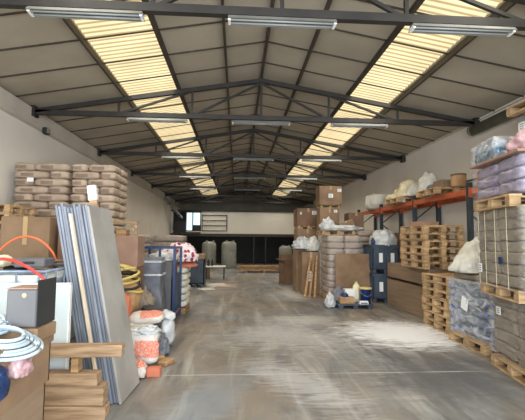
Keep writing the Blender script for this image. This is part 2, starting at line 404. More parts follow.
# ceiling panels between the two skylight strips
SK = [(-2.41, -1.33), (2.46, 3.44)]
ceilm = mat('ceiling_board', S(154, 145, 127), S(180, 170, 151), scale=.7, rough=.9, detail=7, spread=(.3, .7))
bm = nb()
def slab(bm, x0, x1, y0, y1, t=.04, dz=0):
    xs = [x0, x1] if not (x0 < RX < x1) else [x0, RX, x1]
    for a, b_ in zip(xs, xs[1:]):
        vs = []
        for (x, y, k) in ((a, y0, 0), (b_, y0, 0), (b_, y1, 0), (a, y1, 0), (a, y0, 1), (b_, y0, 1), (b_, y1, 1), (a, y1, 1)):
            vs.append(bm.verts.new((x, y, zc(x)+dz+k*t)))
        for f in ((0, 1, 2, 3), (7, 6, 5, 4), (0, 4, 5, 1), (1, 5, 6, 2), (2, 6, 7, 3), (3, 7, 4, 0)):
            bm.faces.new([vs[i] for i in f])
slab(bm, XL-.2+.2, SK[0][0], YF, YB); slab(bm, SK[0][1], SK[1][0], YF, YB); slab(bm, SK[1][1], XR, YF, YB)
for a, b_ in SK: slab(bm, a, b_, 29.6, YB); slab(bm, a, b_, YF, 1.0)
struct('ceiling', bm, ceilm)
# transverse joint battens under the boards
bm = nb(); y = 1.06
while y < YB:
    slab(bm, XL, XR, y-.012, y+.012, .02, -.022); y += .86
struct('trim_3', bm, M['purlin'])

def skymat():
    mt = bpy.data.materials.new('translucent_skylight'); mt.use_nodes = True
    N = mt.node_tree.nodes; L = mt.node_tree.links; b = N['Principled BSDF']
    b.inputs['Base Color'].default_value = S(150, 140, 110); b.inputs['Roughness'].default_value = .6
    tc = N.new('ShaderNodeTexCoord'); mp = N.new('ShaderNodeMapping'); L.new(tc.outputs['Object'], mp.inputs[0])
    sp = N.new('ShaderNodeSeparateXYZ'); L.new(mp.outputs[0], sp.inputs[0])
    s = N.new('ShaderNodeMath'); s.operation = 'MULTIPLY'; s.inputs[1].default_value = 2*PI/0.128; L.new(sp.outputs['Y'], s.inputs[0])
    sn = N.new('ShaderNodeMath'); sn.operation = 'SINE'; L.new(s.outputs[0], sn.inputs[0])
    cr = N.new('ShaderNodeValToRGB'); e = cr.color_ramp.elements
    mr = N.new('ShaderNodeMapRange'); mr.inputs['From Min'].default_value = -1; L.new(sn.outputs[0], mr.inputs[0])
    e[0].position = .2; e[0].color = (.46, .33, .15, 1); e[1].position = .5; e[1].color = (1, .83, .50, 1)  # corrugation shading put into the glow colour: wave valleys darker
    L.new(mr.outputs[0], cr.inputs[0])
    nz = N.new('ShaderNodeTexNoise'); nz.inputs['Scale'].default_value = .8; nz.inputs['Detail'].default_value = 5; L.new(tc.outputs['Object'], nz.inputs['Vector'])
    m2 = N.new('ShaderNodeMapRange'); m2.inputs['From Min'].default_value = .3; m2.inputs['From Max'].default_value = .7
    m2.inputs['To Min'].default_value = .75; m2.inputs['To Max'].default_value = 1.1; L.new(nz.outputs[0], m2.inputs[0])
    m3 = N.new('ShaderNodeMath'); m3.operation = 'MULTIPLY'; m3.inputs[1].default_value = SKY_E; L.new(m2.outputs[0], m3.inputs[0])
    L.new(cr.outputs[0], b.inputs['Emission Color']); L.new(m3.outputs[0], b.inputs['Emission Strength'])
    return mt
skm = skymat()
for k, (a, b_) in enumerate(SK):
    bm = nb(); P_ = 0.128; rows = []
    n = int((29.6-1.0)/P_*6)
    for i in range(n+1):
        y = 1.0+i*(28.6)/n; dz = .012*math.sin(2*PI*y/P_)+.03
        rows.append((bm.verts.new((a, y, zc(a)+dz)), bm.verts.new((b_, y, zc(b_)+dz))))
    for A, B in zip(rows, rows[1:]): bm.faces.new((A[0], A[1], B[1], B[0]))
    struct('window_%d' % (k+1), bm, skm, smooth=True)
# purlins: longitudinal dark steel
for k, (x, wd) in enumerate([(-2.43, .04), (-1.30, .06), (-.25, .04), (.5, .05), (1.3, .04), (2.44, .05), (3.48, .045)]):
    bm = nb(); box(bm, x-wd/2, x+wd/2, YF, YB, zc(x)-.10, zc(x)-.005 if x != .5 else zc(x)-.01)
    struct('trim_%d' % (k+4), bm, M['purlin'])

# roof trusses
nth = ['frontmost', 'second', 'third', 'fourth', 'fifth', 'sixth', 'seventh']
TY = [4.5, 8.55, 12.5, 16.4, 20.3, 24.2, 28.1]
def truss(y, k):
    t = thing('roof_truss', 'dark steel roof truss spanning the hall, %s from the camera' % nth[k] if k else 'dark steel roof truss crossing the picture top, nearest the camera', 'roof truss', (0, y, 4.3), 0, 'steel roof trusses')
    zb = 0.0; zt = lambda x: zc(x)-4.3-.16
    bm = nb(); box(bm, XL+.1, XR-.05, -.045, .045, zb-.05, zb+.05, 0); obj('bottom_chord', bm, M['steel'], t)
    for s in (XL+.1, XR-.05):
        bm = nb(); bar(bm, (s, 0, zb+.02), (RX, 0, ZR-4.3-.16), .09, .09); obj('top_chord', bm, M['steel'], t)
        bm = nb(); box(bm, s-.06, s+.06, -.1, .1, zb-.1, zb+.12); obj('bearing_plate', bm, M['steel'], t)
    for dx in (-3.05, -1.5, 0, 1.5, 3.05):
        bm = nb(); bar(bm, (RX+dx, 0, zb), (RX+dx, 0, zt(RX+dx)), .045); obj('post', bm, M['steel'], t)
    for s in (-1, 1):
        bm = nb(); bar(bm, (RX+s*1.5, .02, zb+.02), (RX, .02, ZR-4.3-.2), .045); obj('brace', bm, M['steel'], t)
        bm = nb(); bar(bm, (RX+s*3.05, .02, zb+.02), (RX+s*1.5, .02, zt(RX+s*1.5)), .045); obj('brace', bm, M['steel'], t)
    return t
for k, y in enumerate(TY): truss(y, k)

# tube lights under the trusses
def make_lamp():
    t = thing('fluorescent_lamp', '', 'lamp')
    bm = nb()
    for s in (1,):
        pr = [(-.09, .0), (-.045, .055), (.045, .055), (.09, .0), (.075, 0), (.04, .04), (-.04, .04), (-.075, 0)]
        A = [bm.verts.new((-.63, y, z)) for y, z in pr]; B = [bm.verts.new((.63, y, z)) for y, z in pr]
        for i in range(8): bm.faces.new((A[i], A[(i+1) % 8], B[(i+1) % 8], B[i]))
        bm.faces.new(A); bm.faces.new(B[::-1])
    obj('reflector', bm, M['lamp'], t)
    for y in (-.035, .035):
        bm = nb(); tube(bm, [(-.6, y, .005), (.6, y, .005)], .014, 10); obj('lamp_tube', bm, M['tube'], t, True)
    for x in (-.615, .615):
        bm = nb(); box(bm, x-.015, x+.015, -.06, .06, -.012, .03); obj('lamp_holder', bm, M['white'], t)
    for x in (-.4, .4):
        bm = nb(); box(bm, x-.01, x+.01, -.008, .008, .05, .075); obj('bracket', bm, M['steel'], t)
    return t
first = None
for k, y in enumerate(TY[:5]):
    for j, (x, side) in enumerate(((-1.73, 'left'), (.5, 'middle'), (2.68, 'right'))):
        lab = 'unlit white twin-tube lamp under the %s roof truss, %s of its three' % (nth[k], side)
        loc = (x, y+(0 if k else -.02), 4.3-.05-.075)
        if first is None: first = make_lamp(); first.location = loc; first['label'] = lab; first['group'] = 'tube lamps under the trusses'
        else: dup(first, loc, (0, 0, 0), lab, 'tube lamps under the trusses')

# ---- far end: mezzanine parapet with dark store below
YM = 27.0
bm = nb()
box(bm, XL, -4.25, YM, YM+.2, 2.05, 3.52); box(bm, -2.39, XR, YM, YM+.2, 2.05, 3.52)
box(bm, -4.25, -2.39, YM, YM+.2, 2.05, 2.2)
struct('wall_mezzanine', bm, wallend)
bm = nb(); box(bm, XL, XR, YM-.06, YB, 1.86, 2.05); struct('trim_20', bm, M['purlin'])
bm = nb(); box(bm, XL, XR, YM-.08, YM+.22, 3.52, 3.62); struct('trim_21', bm, M['steel'])
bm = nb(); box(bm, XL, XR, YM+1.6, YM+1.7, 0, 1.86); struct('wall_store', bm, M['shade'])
for k, x in enumerate((-3.9, 1.15, 1.95, 4.3)):
    bm = nb(); box(bm, x-.05, x+.05, YM-.05, YM+.05, 0, 1.86); struct('trim_%d' % (22+k), bm, M['steel'])
# window in the mezzanine wall: daylight behind glass
dl = bpy.data.materials.new('window_daylight'); dl.use_nodes = True
b = dl.node_tree.nodes['Principled BSDF']; b.inputs['Emission Color'].default_value = (.66, .95, 1, 1); b.inputs['Emission Strength'].default_value = .75
b.inputs['Base Color'].default_value = S(180, 200, 200); b.inputs['Roughness'].default_value = .1
dark_glass = mat('dark_glass', S(30, 36, 40), rough=.1)
bm = nb()
for x0, x1 in ((-4.25, -4.17), (-3.43, -3.36), (-2.99, -2.92), (-2.47, -2.39)): box(bm, x0, x1, YM+.04, YM+.12, 2.2, 3.5)
for z in (2.2, 3.44): box(bm, -4.25, -2.39, YM+.04, YM+.12, z, z+.06)
wf = struct('window_3', bm, M['steel'])
bm = nb(); box(bm, -4.17, -3.43, YM+.07, YM+.09, 2.26, 3.44); obj('pane', bm, dark_glass, wf)
bm = nb(); box(bm, -3.36, -2.99, YM+.07, YM+.09, 2.26, 3.44); obj('pane', bm, dl, wf)
bm = nb(); box(bm, -2.92, -2.47, YM+.07, YM+.09, 2.62, 3.44); obj('pane', bm, dl, wf)
bm = nb(); box(bm, -2.92, -2.47, YM+.05, YM+.1, 2.26, 2.62, .01); obj('lower_panel', bm, M['dark'], wf)
bm = nb(); box(bm, -4.2, -2.4, YM-.35, YM, 2.1, 2.14); box(bm, -4.2, -2.4, YM-.35, YM-.31, 2.06, 2.1); o = obj('window_ledge', bm, M['purlin'])
o['kind'] = 'structure'; o.name = 'trim_26'
for (x, ww, h, l) in ((-3.75, .78, .72, 'large black crate on the ledge before the far window'),):
    bm = nb(); box(bm, x-ww/2, x+ww/2, YM-.32, YM-.03, 2.14, 2.14+h, .02); box(bm, x-ww/2-.02, x+ww/2+.02, YM-.34, YM-.02, 2.14+h-.08, 2.14+h, .01)
    t = tag(obj('crate', bm, M['dark']), l, 'crate')
# brown bar grille next to the window
t = thing('wall_grille', 'brown metal bar grille on the cream wall right of the far window', 'grille', (-1.5, YM-.04, 2.22))
bm = nb(); box(bm, -.84, -.79, -.03, .03, 0, 1.1); box(bm, .79, .84, -.03, .03, 0, 1.1); obj('frame', bm, M['purlin'], t)
for z in (.02, .36, .7, 1.06):
    bm = nb(); box(bm, -.79, .79, -.02, .02, z-.025, z+.025); obj('rail', bm, M['purlin'], t)
# inclined duct by the left wall
t = thing('inclined_duct', 'pale grey inclined duct coming down from the left eave to the far window', 'duct', (-4.2, 23.6, 4.02))
bm = nb(); bar(bm, (0, 0, 0), (.55, 3.05, -.95), .16, .12); obj('duct_body', bm, M['lamp'], t)
for s in (.2, .8):
    bm = nb(); p = Vector((.55*s, 3.05*s, -.95*s)); box(bm, p.x-.1, p.x+.1, p.y-.02, p.y+.02, p.z-.1, p.z+.08); obj('clamp', bm, M['steel'], t)
# flood lamp on left eave beam
t = thing('wall_floodlight', 'small dark floodlight fixed to the left eave beam', 'lamp', (XL+.13, 8.95, 4.0))
bm = nb(); box(bm, 0, .1, -.09, .09, -.07, .07, .015); obj('housing', bm, M['steel'], t)
bm = nb(); box(bm, .1, .112, -.07, .07, -.05, .05); obj('glass', bm, M['tube'], t)
# cable along the right wall
bm = nb(); tube(bm, [(XR-.03, y, 3.05+.03*math.sin(y)) for y in [5+.5*i for i in range(16)]], .014, 6); tag(obj('wall_cable', bm, M['dark']), 'black cable running along the right wall above the rack', 'cable')

# ------------------------------------------------------------------ generic builders
def pallet_parts(t, W=1.2, D=.8, m=None, h=.144):
    m = m or M['wood']; k = h/.144
    for i in range(5):
        y = -D/2+.06+(D-.12)*i/4
        bm = nb(); box(bm, -W/2, W/2, y-.058, y+.058, .122*k, .144*k, .004); obj('deck_board', bm, m, t)
    for x in (-W/2+.06, 0, W/2-.06):
        bm = nb(); box(bm, x-.06, x+.06, -D/2, D/2, .100*k, .122*k, .003); obj('cross_board', bm, m, t)
        for y in (-D/2+.05, 0, D/2-.05):
            bm = nb(); box(bm, x-.07, x+.07, y-.05, y+.05, .022*k, .100*k, .004); obj('block', bm, m, t)
    for y in (-D/2+.05, 0, D/2-.05):
        bm = nb(); box(bm, -W/2, W/2, y-.05, y+.05, 0, .022*k, .003); obj('bottom_board', bm, m, t)
    return t
PAL = None
def pallet(loc, rz, label, group=None, tilt=(0, 0)):
    global PAL
    if PAL is None:
        PAL = thing('wooden_pallet', label, 'pallet', loc, rz, group); pallet_parts(PAL); PAL.rotation_euler = (tilt[0], tilt[1], rz); return PAL
    p = dup(PAL, loc, (tilt[0], tilt[1], rz), label)
    if group: p['group'] = group
    elif 'group' in p: del p['group']
    return p
def carton(loc, w, d, h, label, rz=0, m=None, group=None, tape=True, stickers=(), rx=0, ry=0, name='cardboard_box', cat='box'):
    """stickers: (face, u, v, su, sv) with face in 'f' (-y), 'l' (-x), 'r' (+x)"""
    t = thing(name, label, cat, loc, rz, group); t.rotation_euler = (rx, ry, rz)
    bm = nb(); box(bm, -w/2, w/2, -d/2, d/2, 0, h, .008)
    obj('body', bm, m or M['card'], t)
    if tape:
        bm = nb(); box(bm, -.03, .03, -d/2-.002, d/2+.002, h-.001, h+.002); box(bm, -.03, .03, -d/2-.003, -d/2, h*.8, h); obj('tape', bm, M['tape'], t)
    for fc, u, v, su, sv in stickers:
        bm = nb()
        if fc == 'f': box(bm, u-su/2, u+su/2, -d/2-.004, -d/2, v-sv/2, v+sv/2)
        else:
            s = -1 if fc == 'l' else 1
            box(bm, s*w/2-.004, s*w/2+.004, u-su/2, u+su/2, v-sv/2, v+sv/2)
        st = obj('label_sticker', bm, M['paper'], t, label='white paper label')
        bm = nb()
        for q in range(3):
            zz = v+sv*(.25-.25*q)
            if fc == 'f': box(bm, u-su*.35, u+su*(.3-.15*(q % 2)), -d/2-.006, -d/2-.003, zz-sv*.04, zz+sv*.04)
            else: box(bm, s*w/2+s*.003, s*w/2+s*.006, u-su*.35, u+su*.3, zz-sv*.04, zz+sv*.04)
        obj('print', bm, M['ink'], st)
    return t
SACKS = {}
def sack(kind, w, d, h, loc, rz, label, group=None, m=None, tilt=(0, 0), sq=.15, amp=.01, name='paper_sack', cat='sack', taper=.3, cuts=6):
    key = (kind, round(w, 2), round(d, 2), round(h, 3), random.randint(0, 2))
    if key not in SACKS:
        bm = sack_bm(w, d, h, seed=len(SACKS), sq=sq, amp=amp, taper=taper, cuts=cuts)
        o = obj(name, bm, m or M['sackp'], None, True); SACKS[key] = o
    else:
        o = SACKS[key].copy(); COL.objects.link(o)
    o.location = loc; o.rotation_euler = (tilt[0], tilt[1], rz)
    if 'group' in o: del o['group']
    return tag(o, label, cat, group)
def heap(name, label, cat, loc, w, d, h, m, rz=0, group=None, **kw):
    bm = lump_bm(w, d, h, **kw); o = obj(name, bm, m, None, True); o.location = loc; o.rotation_euler = (0, 0, rz)
    return tag(o, label, cat, group)

# ------------------------------------------------------------------ LEFT SIDE
# two tall loads of printed kraft sacks by the left wall, on cartons and pallets
HL = .153; NL = 10
for s, (x0, x1, nm) in enumerate(((-4.27, -3.25, 'left-hand'), (-3.20, -2.36, 'right-hand'))):
    W = x1-x0; cx = (x0+x1)/2
    carton((cx, 8.35, 0), W-.04, 1.0, 1.46, 'large brown carton under the %s tall sack load by the left wall' % nm, m=M['card'])
    p = pallet((cx, 8.35, 1.462), 0, 'wooden pallet under the %s tall sack load by the left wall' % nm); p.scale = (W/1.24, 1.25, 1)
    z = 1.462+.144+.002
    for L_ in range(NL):
        cut = .36 if L_ % 2 else .64
        cols = [(x0, x0+W*cut), (x0+W*cut, x1)]
        for c, (a, b_) in enumerate(cols):
            sack('S%d%d' % (s, c+2*(L_ % 2)), b_-a-.006, .5, HL, ((a+b_)/2+random.uniform(-.008, .008), 8.08+random.uniform(-.02, .015), z+L_*(HL-.006)),
                 random.uniform(-.015, .015), 'brown printed paper sack, %s of the %s wall load, front %s' % (ordw(L_, NL), nm, ('left', 'right')[c]), 'printed paper sacks in the tall loads by the left wall')
        if s == 1:
            for q, yy in enumerate((8.58,)):
                sack('S1r', .46, .5, HL, (x1-.24, yy, z+L_*(HL-.006)), random.uniform(-.02, .02),
                     'brown printed paper sack, %s of the right-hand wall load, rear aisle corner' % ordw(L_, NL), 'printed paper sacks in the tall loads by the left wall')
        else:
            sack('S0r', W-.02, .46, HL, (cx, 8.58, z+L_*(HL-.006)), 0, 'brown printed paper sack, %s of the left-hand wall load, back row' % ordw(L_, NL), 'printed paper sacks in the tall loads by the left wall')
    # label
    if s == 0:
        bm = nb(); box(bm, -.06, .06, -.004, .004, -.04, .04); o = obj('paper_label', bm, M['paper']); o.location = (-3.93, 7.806, 2.76); tag(o, 'white paper label stuck on the left-hand tall sack load', 'label')
# pallets tower at far left edge
for k in range(15):
    pallet((-3.93+random.uniform(-.01, .01), 6.85, k*.1455), 0, 'worn empty wooden pallet at the left wall edge, %s of the tower' % ordw(k, 15, 'one') if k < 12 or k == 14 else 'worn empty wooden pallet at the left wall edge, %s from the top' % ('third' if k == 12 else 'second'), 'empty pallets in the tower by the left wall').scale = (.66, 1, 1)
# big open cartons behind the IBC
carton((-2.93, 6.1, 0), .66, .7, 1.95, 'tall brown carton standing behind the caged tank, left of the leaning sheets', m=M['card'], stickers=())
carton((-2.3, 6.2, 0), .5, .6, 1.88, 'narrow brown carton right beside the tall carton behind the caged tank', m=M['card_d'], stickers=())
carton((-3.65, 5.7, 0), .6, .5, 1.52, 'dark brown carton at the left picture edge below the pallets', m=M['card_d'])
# mauve carton with timber frame on top
carton((-1.93, 7.05, 0), .58, .5, 1.18, 'brown carton under the mauve carton by the yellow hoses', m=M['card_d'])
carton((-1.93, 7.05, 1.182), .58, .5, .52, 'mauve-brown plain carton topped by a wooden frame', m=M['card_m'], tape=False)
t = thing('timber_trestle', 'light wooden open frame standing on the mauve carton', 'frame', (-1.93, 7.05, 1.704))
bm = nb(); box(bm, .2, .245, -.15, -.11, 0, .24); obj('post', bm, M['beam'], t)
bm = nb(); box(bm, -.27, -.225, -.15, -.11, 0, .24); obj('post', bm, M['beam'], t)
bm = nb(); box(bm, -.29, .26, -.16, -.10, .2, .24); obj('top_rail', bm, M['beam'], t)
bm = nb(); bar(bm, (.1, -.13, .2), (.21, -.13, .07), .03); obj('brace', bm, M['beam'], t)
bm = nb(); box(bm, -.12, .05, -.1, .15, 0, .1, .005); obj('block', bm, M['wood2'], t)
# far wrapped loads by left wall
def wrapped_load(cx, cy, w, d, h, label, m, layers=5, rz=0):
    t = thing('wrapped_load', label, 'load', (cx, cy, 0), rz)
    bm = nb(); box(bm, -w/2, w/2, -d/2, d/2, 0, .12, .01); obj('pallet_base', bm, M['wood2'], t)
    for k in range(layers):
        bm = sack_bm(w, d, (h-.12)/layers, seed=k+cx, sq=.16, amp=.012, taper=.12, cuts=6)
        for v in bm.verts: v.co.z += .12+k*(h-.12)/layers
        obj('layer', bm, m, t, True)
    bm = shell_bm(w+.03, d+.03, h-.1, seed=cx); 
    for v in bm.verts: v.co.z += .12
    obj('stretch_film', bm, M['film'], t, True)
    return t
wrapped_load(-3.0, 11.6, .95, 1.0, 1.75, 'wrapped brown load by the left wall, first past the tall sack loads', M['sackr'], 7)
wrapped_load(-2.55, 15.5, 1.15, 1.1, 1.78, 'wrapped brown load behind the blue cage, second past the tall sack loads', M['sackr'], 7)
wrapped_load(-3.7, 19.3, 1.0, 1.1, 1.7, 'dim wrapped load against the left wall towards the far end', M['sackr'], 6)

# IBC tank in a galvanised cage
t = thing('caged_liquid_tank', 'white plastic liquid tank in a galvanised cage beside the leaning sheets', 'tank', (-2.32, 4.4, 0))
bm = nb(); box(bm, -.5, .5, -.5, .5, .14, 1.3, .05); obj('tank_body', bm, M['ibcp'], t)
bm = nb(); box(bm, -.52, .52, -.52, .52, 0, .13, .01); obj('pallet_base', bm, M['wood2'], t)
for z in (.3, .55, .8, 1.05, 1.22, 1.34):
    bm = nb(); q = .535; tube(bm, [(-q, -q, z), (q, -q, z), (q, q, z), (-q, q, z), (-q, -q, z)], .012 if z < 1.3 else .016, 8); obj('cage_ring', bm, M['galv'], t, True)
for i in range(6):
    x = -.5+i*.2
    bm = nb(); tube(bm, [(x, -.545, .14), (x, -.545, 1.33)], .010, 8); obj('cage_bar', bm, M['galv'], t, True)
    bm = nb(); tube(bm, [(.545, x, .14), (.545, x, 1.33)], .010, 8); obj('cage_bar', bm, M['galv'], t, True)
bm = nb(); lathe(bm, [(.11, 1.29), (.11, 1.34), (.09, 1.355)], n=20); obj('filler_cap', bm, M['dark'], t, True)
# things on the tank
for k, (x, y, w_, d_, rz) in enumerate(((-2.45, 4.5, .75, .5, .08), (-2.25, 4.62, .6, .42, -.12), (-2.5, 4.45, .5, .4, .2))):
    bm = nb(); box(bm, -w_/2, w_/2, -d_/2, d_/2, 0, .016, .002); o = obj('cardboard_sheet', bm, M['card_m'] if k != 1 else M['card']); o.location = (x, y, 1.372+k*.018); o.rotation_euler = (0, 0, rz)
    tag(o, 'flat cardboard sheet lying on the caged tank, %s of three' % ('lowest', 'middle', 'topmost')[k], 'cardboard', 'cardboard sheets on the caged tank')
t = thing('tool_case', 'dark grey flat case lying on the caged tank next to the sheets', 'case', (-1.98, 4.1, 1.372), .06)
bm = nb(); box(bm, -.14, .14, -.13, .13, 0, .085, .012); obj('body', bm, M['boxgrey'], t)
bm = nb(); box(bm, -.05, .05, -.15, -.128, .035, .055, .004); obj('handle', bm, M['dark'], t)
t = tag(obj('cream_pouch', sack_bm(.14, .2, .09, 3, sq=.3), M['cream'], None, True), 'small cream pouch lying left of the dark case on the tank', 'pouch'); t.location = (-2.24, 4.0, 1.372)
bm = nb(); pts = [(-2.9+.055*i, 4.04+.02*math.sin(i*.4), 1.40+.14*math.sin(PI*min(1, i/14.))**.8 - (max(0, i-14)*.05)) for i in range(20)]
tube(bm, [(-2.42, 4.1, 1.39), (-2.36, 4.02, 1.415), (-2.25, 3.92, 1.45), (-2.12, 3.83, 1.46), (-1.98, 3.76, 1.44), (-1.85, 3.72, 1.39), (-1.74, 3.71, 1.32), (-1.66, 3.70, 1.24)], .014, 8)
tag(obj('red_hose', bm, M['hoser'], None, True), 'bright red hose arching over the caged tank rail', 'hose')
bm = nb(); tube(bm, [(-2.8+.70*i/16, 4.85, 1.40+.27*math.sin(PI*i/16)**.7) for i in range(17)], .013, 8)
tag(obj('orange_hose', bm, M['hoseo'], None, True), 'orange hose loop standing in an arc above the caged tank', 'hose')

# white board standing at the timber
t = thing('white_board', 'large white rectangular board standing behind the grey box', 'board', (-1.99, 3.74, 0))
bm = nb(); box(bm, -.5, .5, -.02, .02, 0, 1.24, .004); obj('panel', bm, M['panel'], t)
bm = nb(); box(bm, .5, .512, -.024, .024, 0, 1.245); box(bm, -.5, .512, -.024, .024, 1.24, 1.252); obj('edge_trim', bm, M['white'], t)

# leaning stack of grey sheets
NS = 12; first = None
lean = math.radians(-11.5)
for k in range(NS):
    top = (k == NS-1)
    bm = nb(); box(bm, -.012, .012, -.0, .62, 0, 2.02+random.uniform(-.03, .03), .003)
    # shallow long ribs on the face
    if not top:
        for q in range(4): box(bm, .012, .015, .06+q*.15, .09+q*.15, .01, 2.0)
    o = obj('building_sheet', bm, M['sheetface'] if top else M['sheet'])
    o.location = (-1.47+k*.0305, 4.22+random.uniform(-.014, .014) + (0 if not top else -.02), 0.006)
    o.rotation_euler = (0, lean, math.radians(-3))
    tag(o, ('outermost plain grey sheet of the leaning stack, facing the aisle' if top else 'grey-blue sheet in the leaning stack, number %s from the aisle side' % (['two','three','four','five','six','seven','eight','nine','ten','eleven','twelve'][NS-2-k])), 'sheet', 'grey sheets leaning in a stack')
def stick(a, b_, r1, r2, name, m, label, cat, group=None):
    a = Vector(a); b_ = Vector(b_); bm = nb(); bar(bm, (0, 0, 0), b_-a, r1, r2); o = obj(name, bm, m); o.location = a; return tag(o, label, cat, group)
stick((-1.28, 4.08, .012), (-1.68, 4.15, 1.9), .035, .02, 'long_stick', M['slat'], 'long pale wooden slat leaning in front of the grey sheets', 'slat')
t = thing('timber_post', 'wooden post with white painted top behind the grey sheets', 'post', (-1.40, 4.94, 0)); t.rotation_euler = (0, math.radians(-9), 0)
bm = nb(); box(bm, -.045, .045, -.03, .03, 0, 2.16, .003); obj('shaft', bm, M['beam'], t)
bm = nb(); box(bm, -.049, .049, -.034, .034, 2.14, 2.32, .003); obj('painted_tip', bm, M['paper'], t, label='white painted tip')

# timber stack
tb = [(-2.35, -1.19, 3.56, .07, 0, .13, -.06, 'lowest board of the short timber stack, resting on the floor'),
      (-2.35, -1.08, 3.60, .06, .135, .11, -.03, 'second board up in the short timber stack'),
      (-2.35, -1.10, 3.60, .06, .25, .165, -.05, 'tallest-faced board in the middle of the short timber stack'),
      (-2.30, -1.15, 3.58, .06, .42, .10, -.04, 'thinner board fourth up in the short timber stack'),
      (-2.30, -.97, 3.62, .05, .64, .10, .015, 'long top board of the timber stack jutting over the sheets')]
for k, (x, h) in enumerate(((-2.2, .114), (-1.35, .114))):
    bm = nb(); box(bm, -.03, .03, -.05, .05, 0, h, .002); o = obj('wood_spacer', bm, M['wood2']); o.location = (x, 3.6, .5255)
    tag(o, 'small wooden spacer under the long top board, %s' % ('hidden end', 'aisle end')[k], 'spacer')
for k, (x0, x1, y, dy, z0, h, rz, lab) in enumerate(tb):
    bm = nb(); box(bm, x0-x1, 0, -dy, dy, 0, h, .005); o = obj('timber_board', bm, M['beam']); o.location = (x1, y, z0+.003); o.rotation_euler = (0, 0, rz)
    tag(o, 'pale sawn '+lab, 'board', 'boards in the short timber stack')

# big open pallet box at the lower left
t = thing('pallet_box', 'big brown open cardboard pallet box in the lower left corner', 'box', (-1.67, 2.10, 0))
bm = nb(); box(bm, -.5, .5, -.55, .55, 0, .12, .006); obj('pallet_base', bm, M['wood2'], t)
def open_box(bm, x0, x1, y0, y1, z0, z1, th=.012):
    box(bm, x0, x1, y0, y0+th, z0, z1); box(bm, x0, x1, y1-th, y1, z0, z1); box(bm, x0, x0+th, y0, y1, z0, z1); box(bm, x1-th, x1, y0, y1, z0, z1)
bm = nb(); open_box(bm, -.485, .485, -.54, .56, .12, .80); box(bm, -.48, .48, -.53, .55, .12, .14); obj('lower_sleeve', bm, M['card_g'], t)
bm = nb(); open_box(bm, -.5, .5, -.555, .575, .76, 1.04); obj('upper_sleeve', bm, M['card'], t)
bm = nb(); box(bm, .5, .512, -.3, .59, 1.0, 1.09, .002); box(bm, -.5, .5, .575, .587, .99, 1.09, .002); obj('rim_flap', bm, M['card'], t)
bm = nb(); box(bm, -.5, .5, .25, .57, 1.04, 1.052); obj('top_flap', bm, M['card'], t)
bm = nb(); box(bm, .487, .491, -.2, -.12, .5, .78); obj('tape', bm, M['film_h'], t)
carton((-1.235, 2.52, 1.135), .17, .19, .22, 'small grey box with dark side standing on the big pallet box', m=M['boxgrey'], tape=False)
t = bpy.data.objects[-1] if False else [o for o in COL.objects if o.get('label', '').startswith('small grey box with dark')][0]
t.name = 'grey_box'
bm = nb(); box(bm, .086, .090, -.095, .14, 0, .27); obj('side_flap', bm, M['boxdark'], t, label='dark grey side')
bm = nb(); box(bm, -.085, .085, -.096, .095, .221, .226); obj('lid', bm, M['card_m'], t, label='brown lid')
bm = nb(); lathe(bm, [(.012, -.0985), (.012, -.094)], (.015, 0, .185), 16, 'y'); obj('round_sticker', bm, M['yellowlid'], t, label='round cream sticker')
bm = nb(); box(bm, -.14, .11, -.12, .12, -.08, -.002, .004); obj('base_tray', bm, M['card'], t)
# hose coils on it
def coil(name, label, loc, R, turns, r, m, rot, seed, sq=1, h=None, cat='hose', spread=.03, group=None):
    bm = nb(); tube(bm, coil_pts(R, turns, 0, spread, seed, 28, sq, h), r, 8); o = obj(name, bm, m, None, True); o.location = loc; o.rotation_euler = rot
    return tag(o, label, cat, group)
heap('blue_bag', 'blue woven plastic bag slumping over the pallet box rim', 'bag', (-1.19, 2.06, .86), .14, .22, .2, M['bluebag'], seed=3, amp=.3)
heap('pink_bag', 'crumpled pink plastic bag beside the blue bag at the rim', 'bag', (-1.155, 2.27, .92), .12, .15, .16, M['pink'], seed=5, amp=.35)
heap('contents_sack', 'cream cloth bundle inside the pallet box under the hose coils', 'cloth', (-1.5, 2.1, .8), .5, .6, .26, M['cream'], seed=9, amp=.3)
heap('dark_cloth', 'small dark cloth bundle in the opening of the hose coil', 'cloth', (-1.28, 2.27, 1.03), .14, .14, .06, M['dark'], seed=2, amp=.3)
for k in range(6):
    coil('hose_coil', 'pale blue hose coil drooping over the pallet box rim, %s loop' % ('outermost', 'second', 'third', 'fourth', 'fifth', 'innermost')[k], (-1.235, 2.26, 1.085+k*.010+(k % 2)*.006), .185-.0175*k, 1.0, .0098, M['hosew'], (.14, .20, .2), k+1, spread=.002, group='loops of the pale blue hose coil')
for k in range(4):
    coil('hose_coil', 'pale hose coil higher at the left picture edge, %s loop' % ('outermost', 'second', 'third', 'innermost')[k], (-1.42, 2.40, 1.16+k*.010), .15-.018*k, 1.0, .0098, M['hosew'], (.2, .15, .2), k+7, spread=.002, group='loops of the second hose coil')

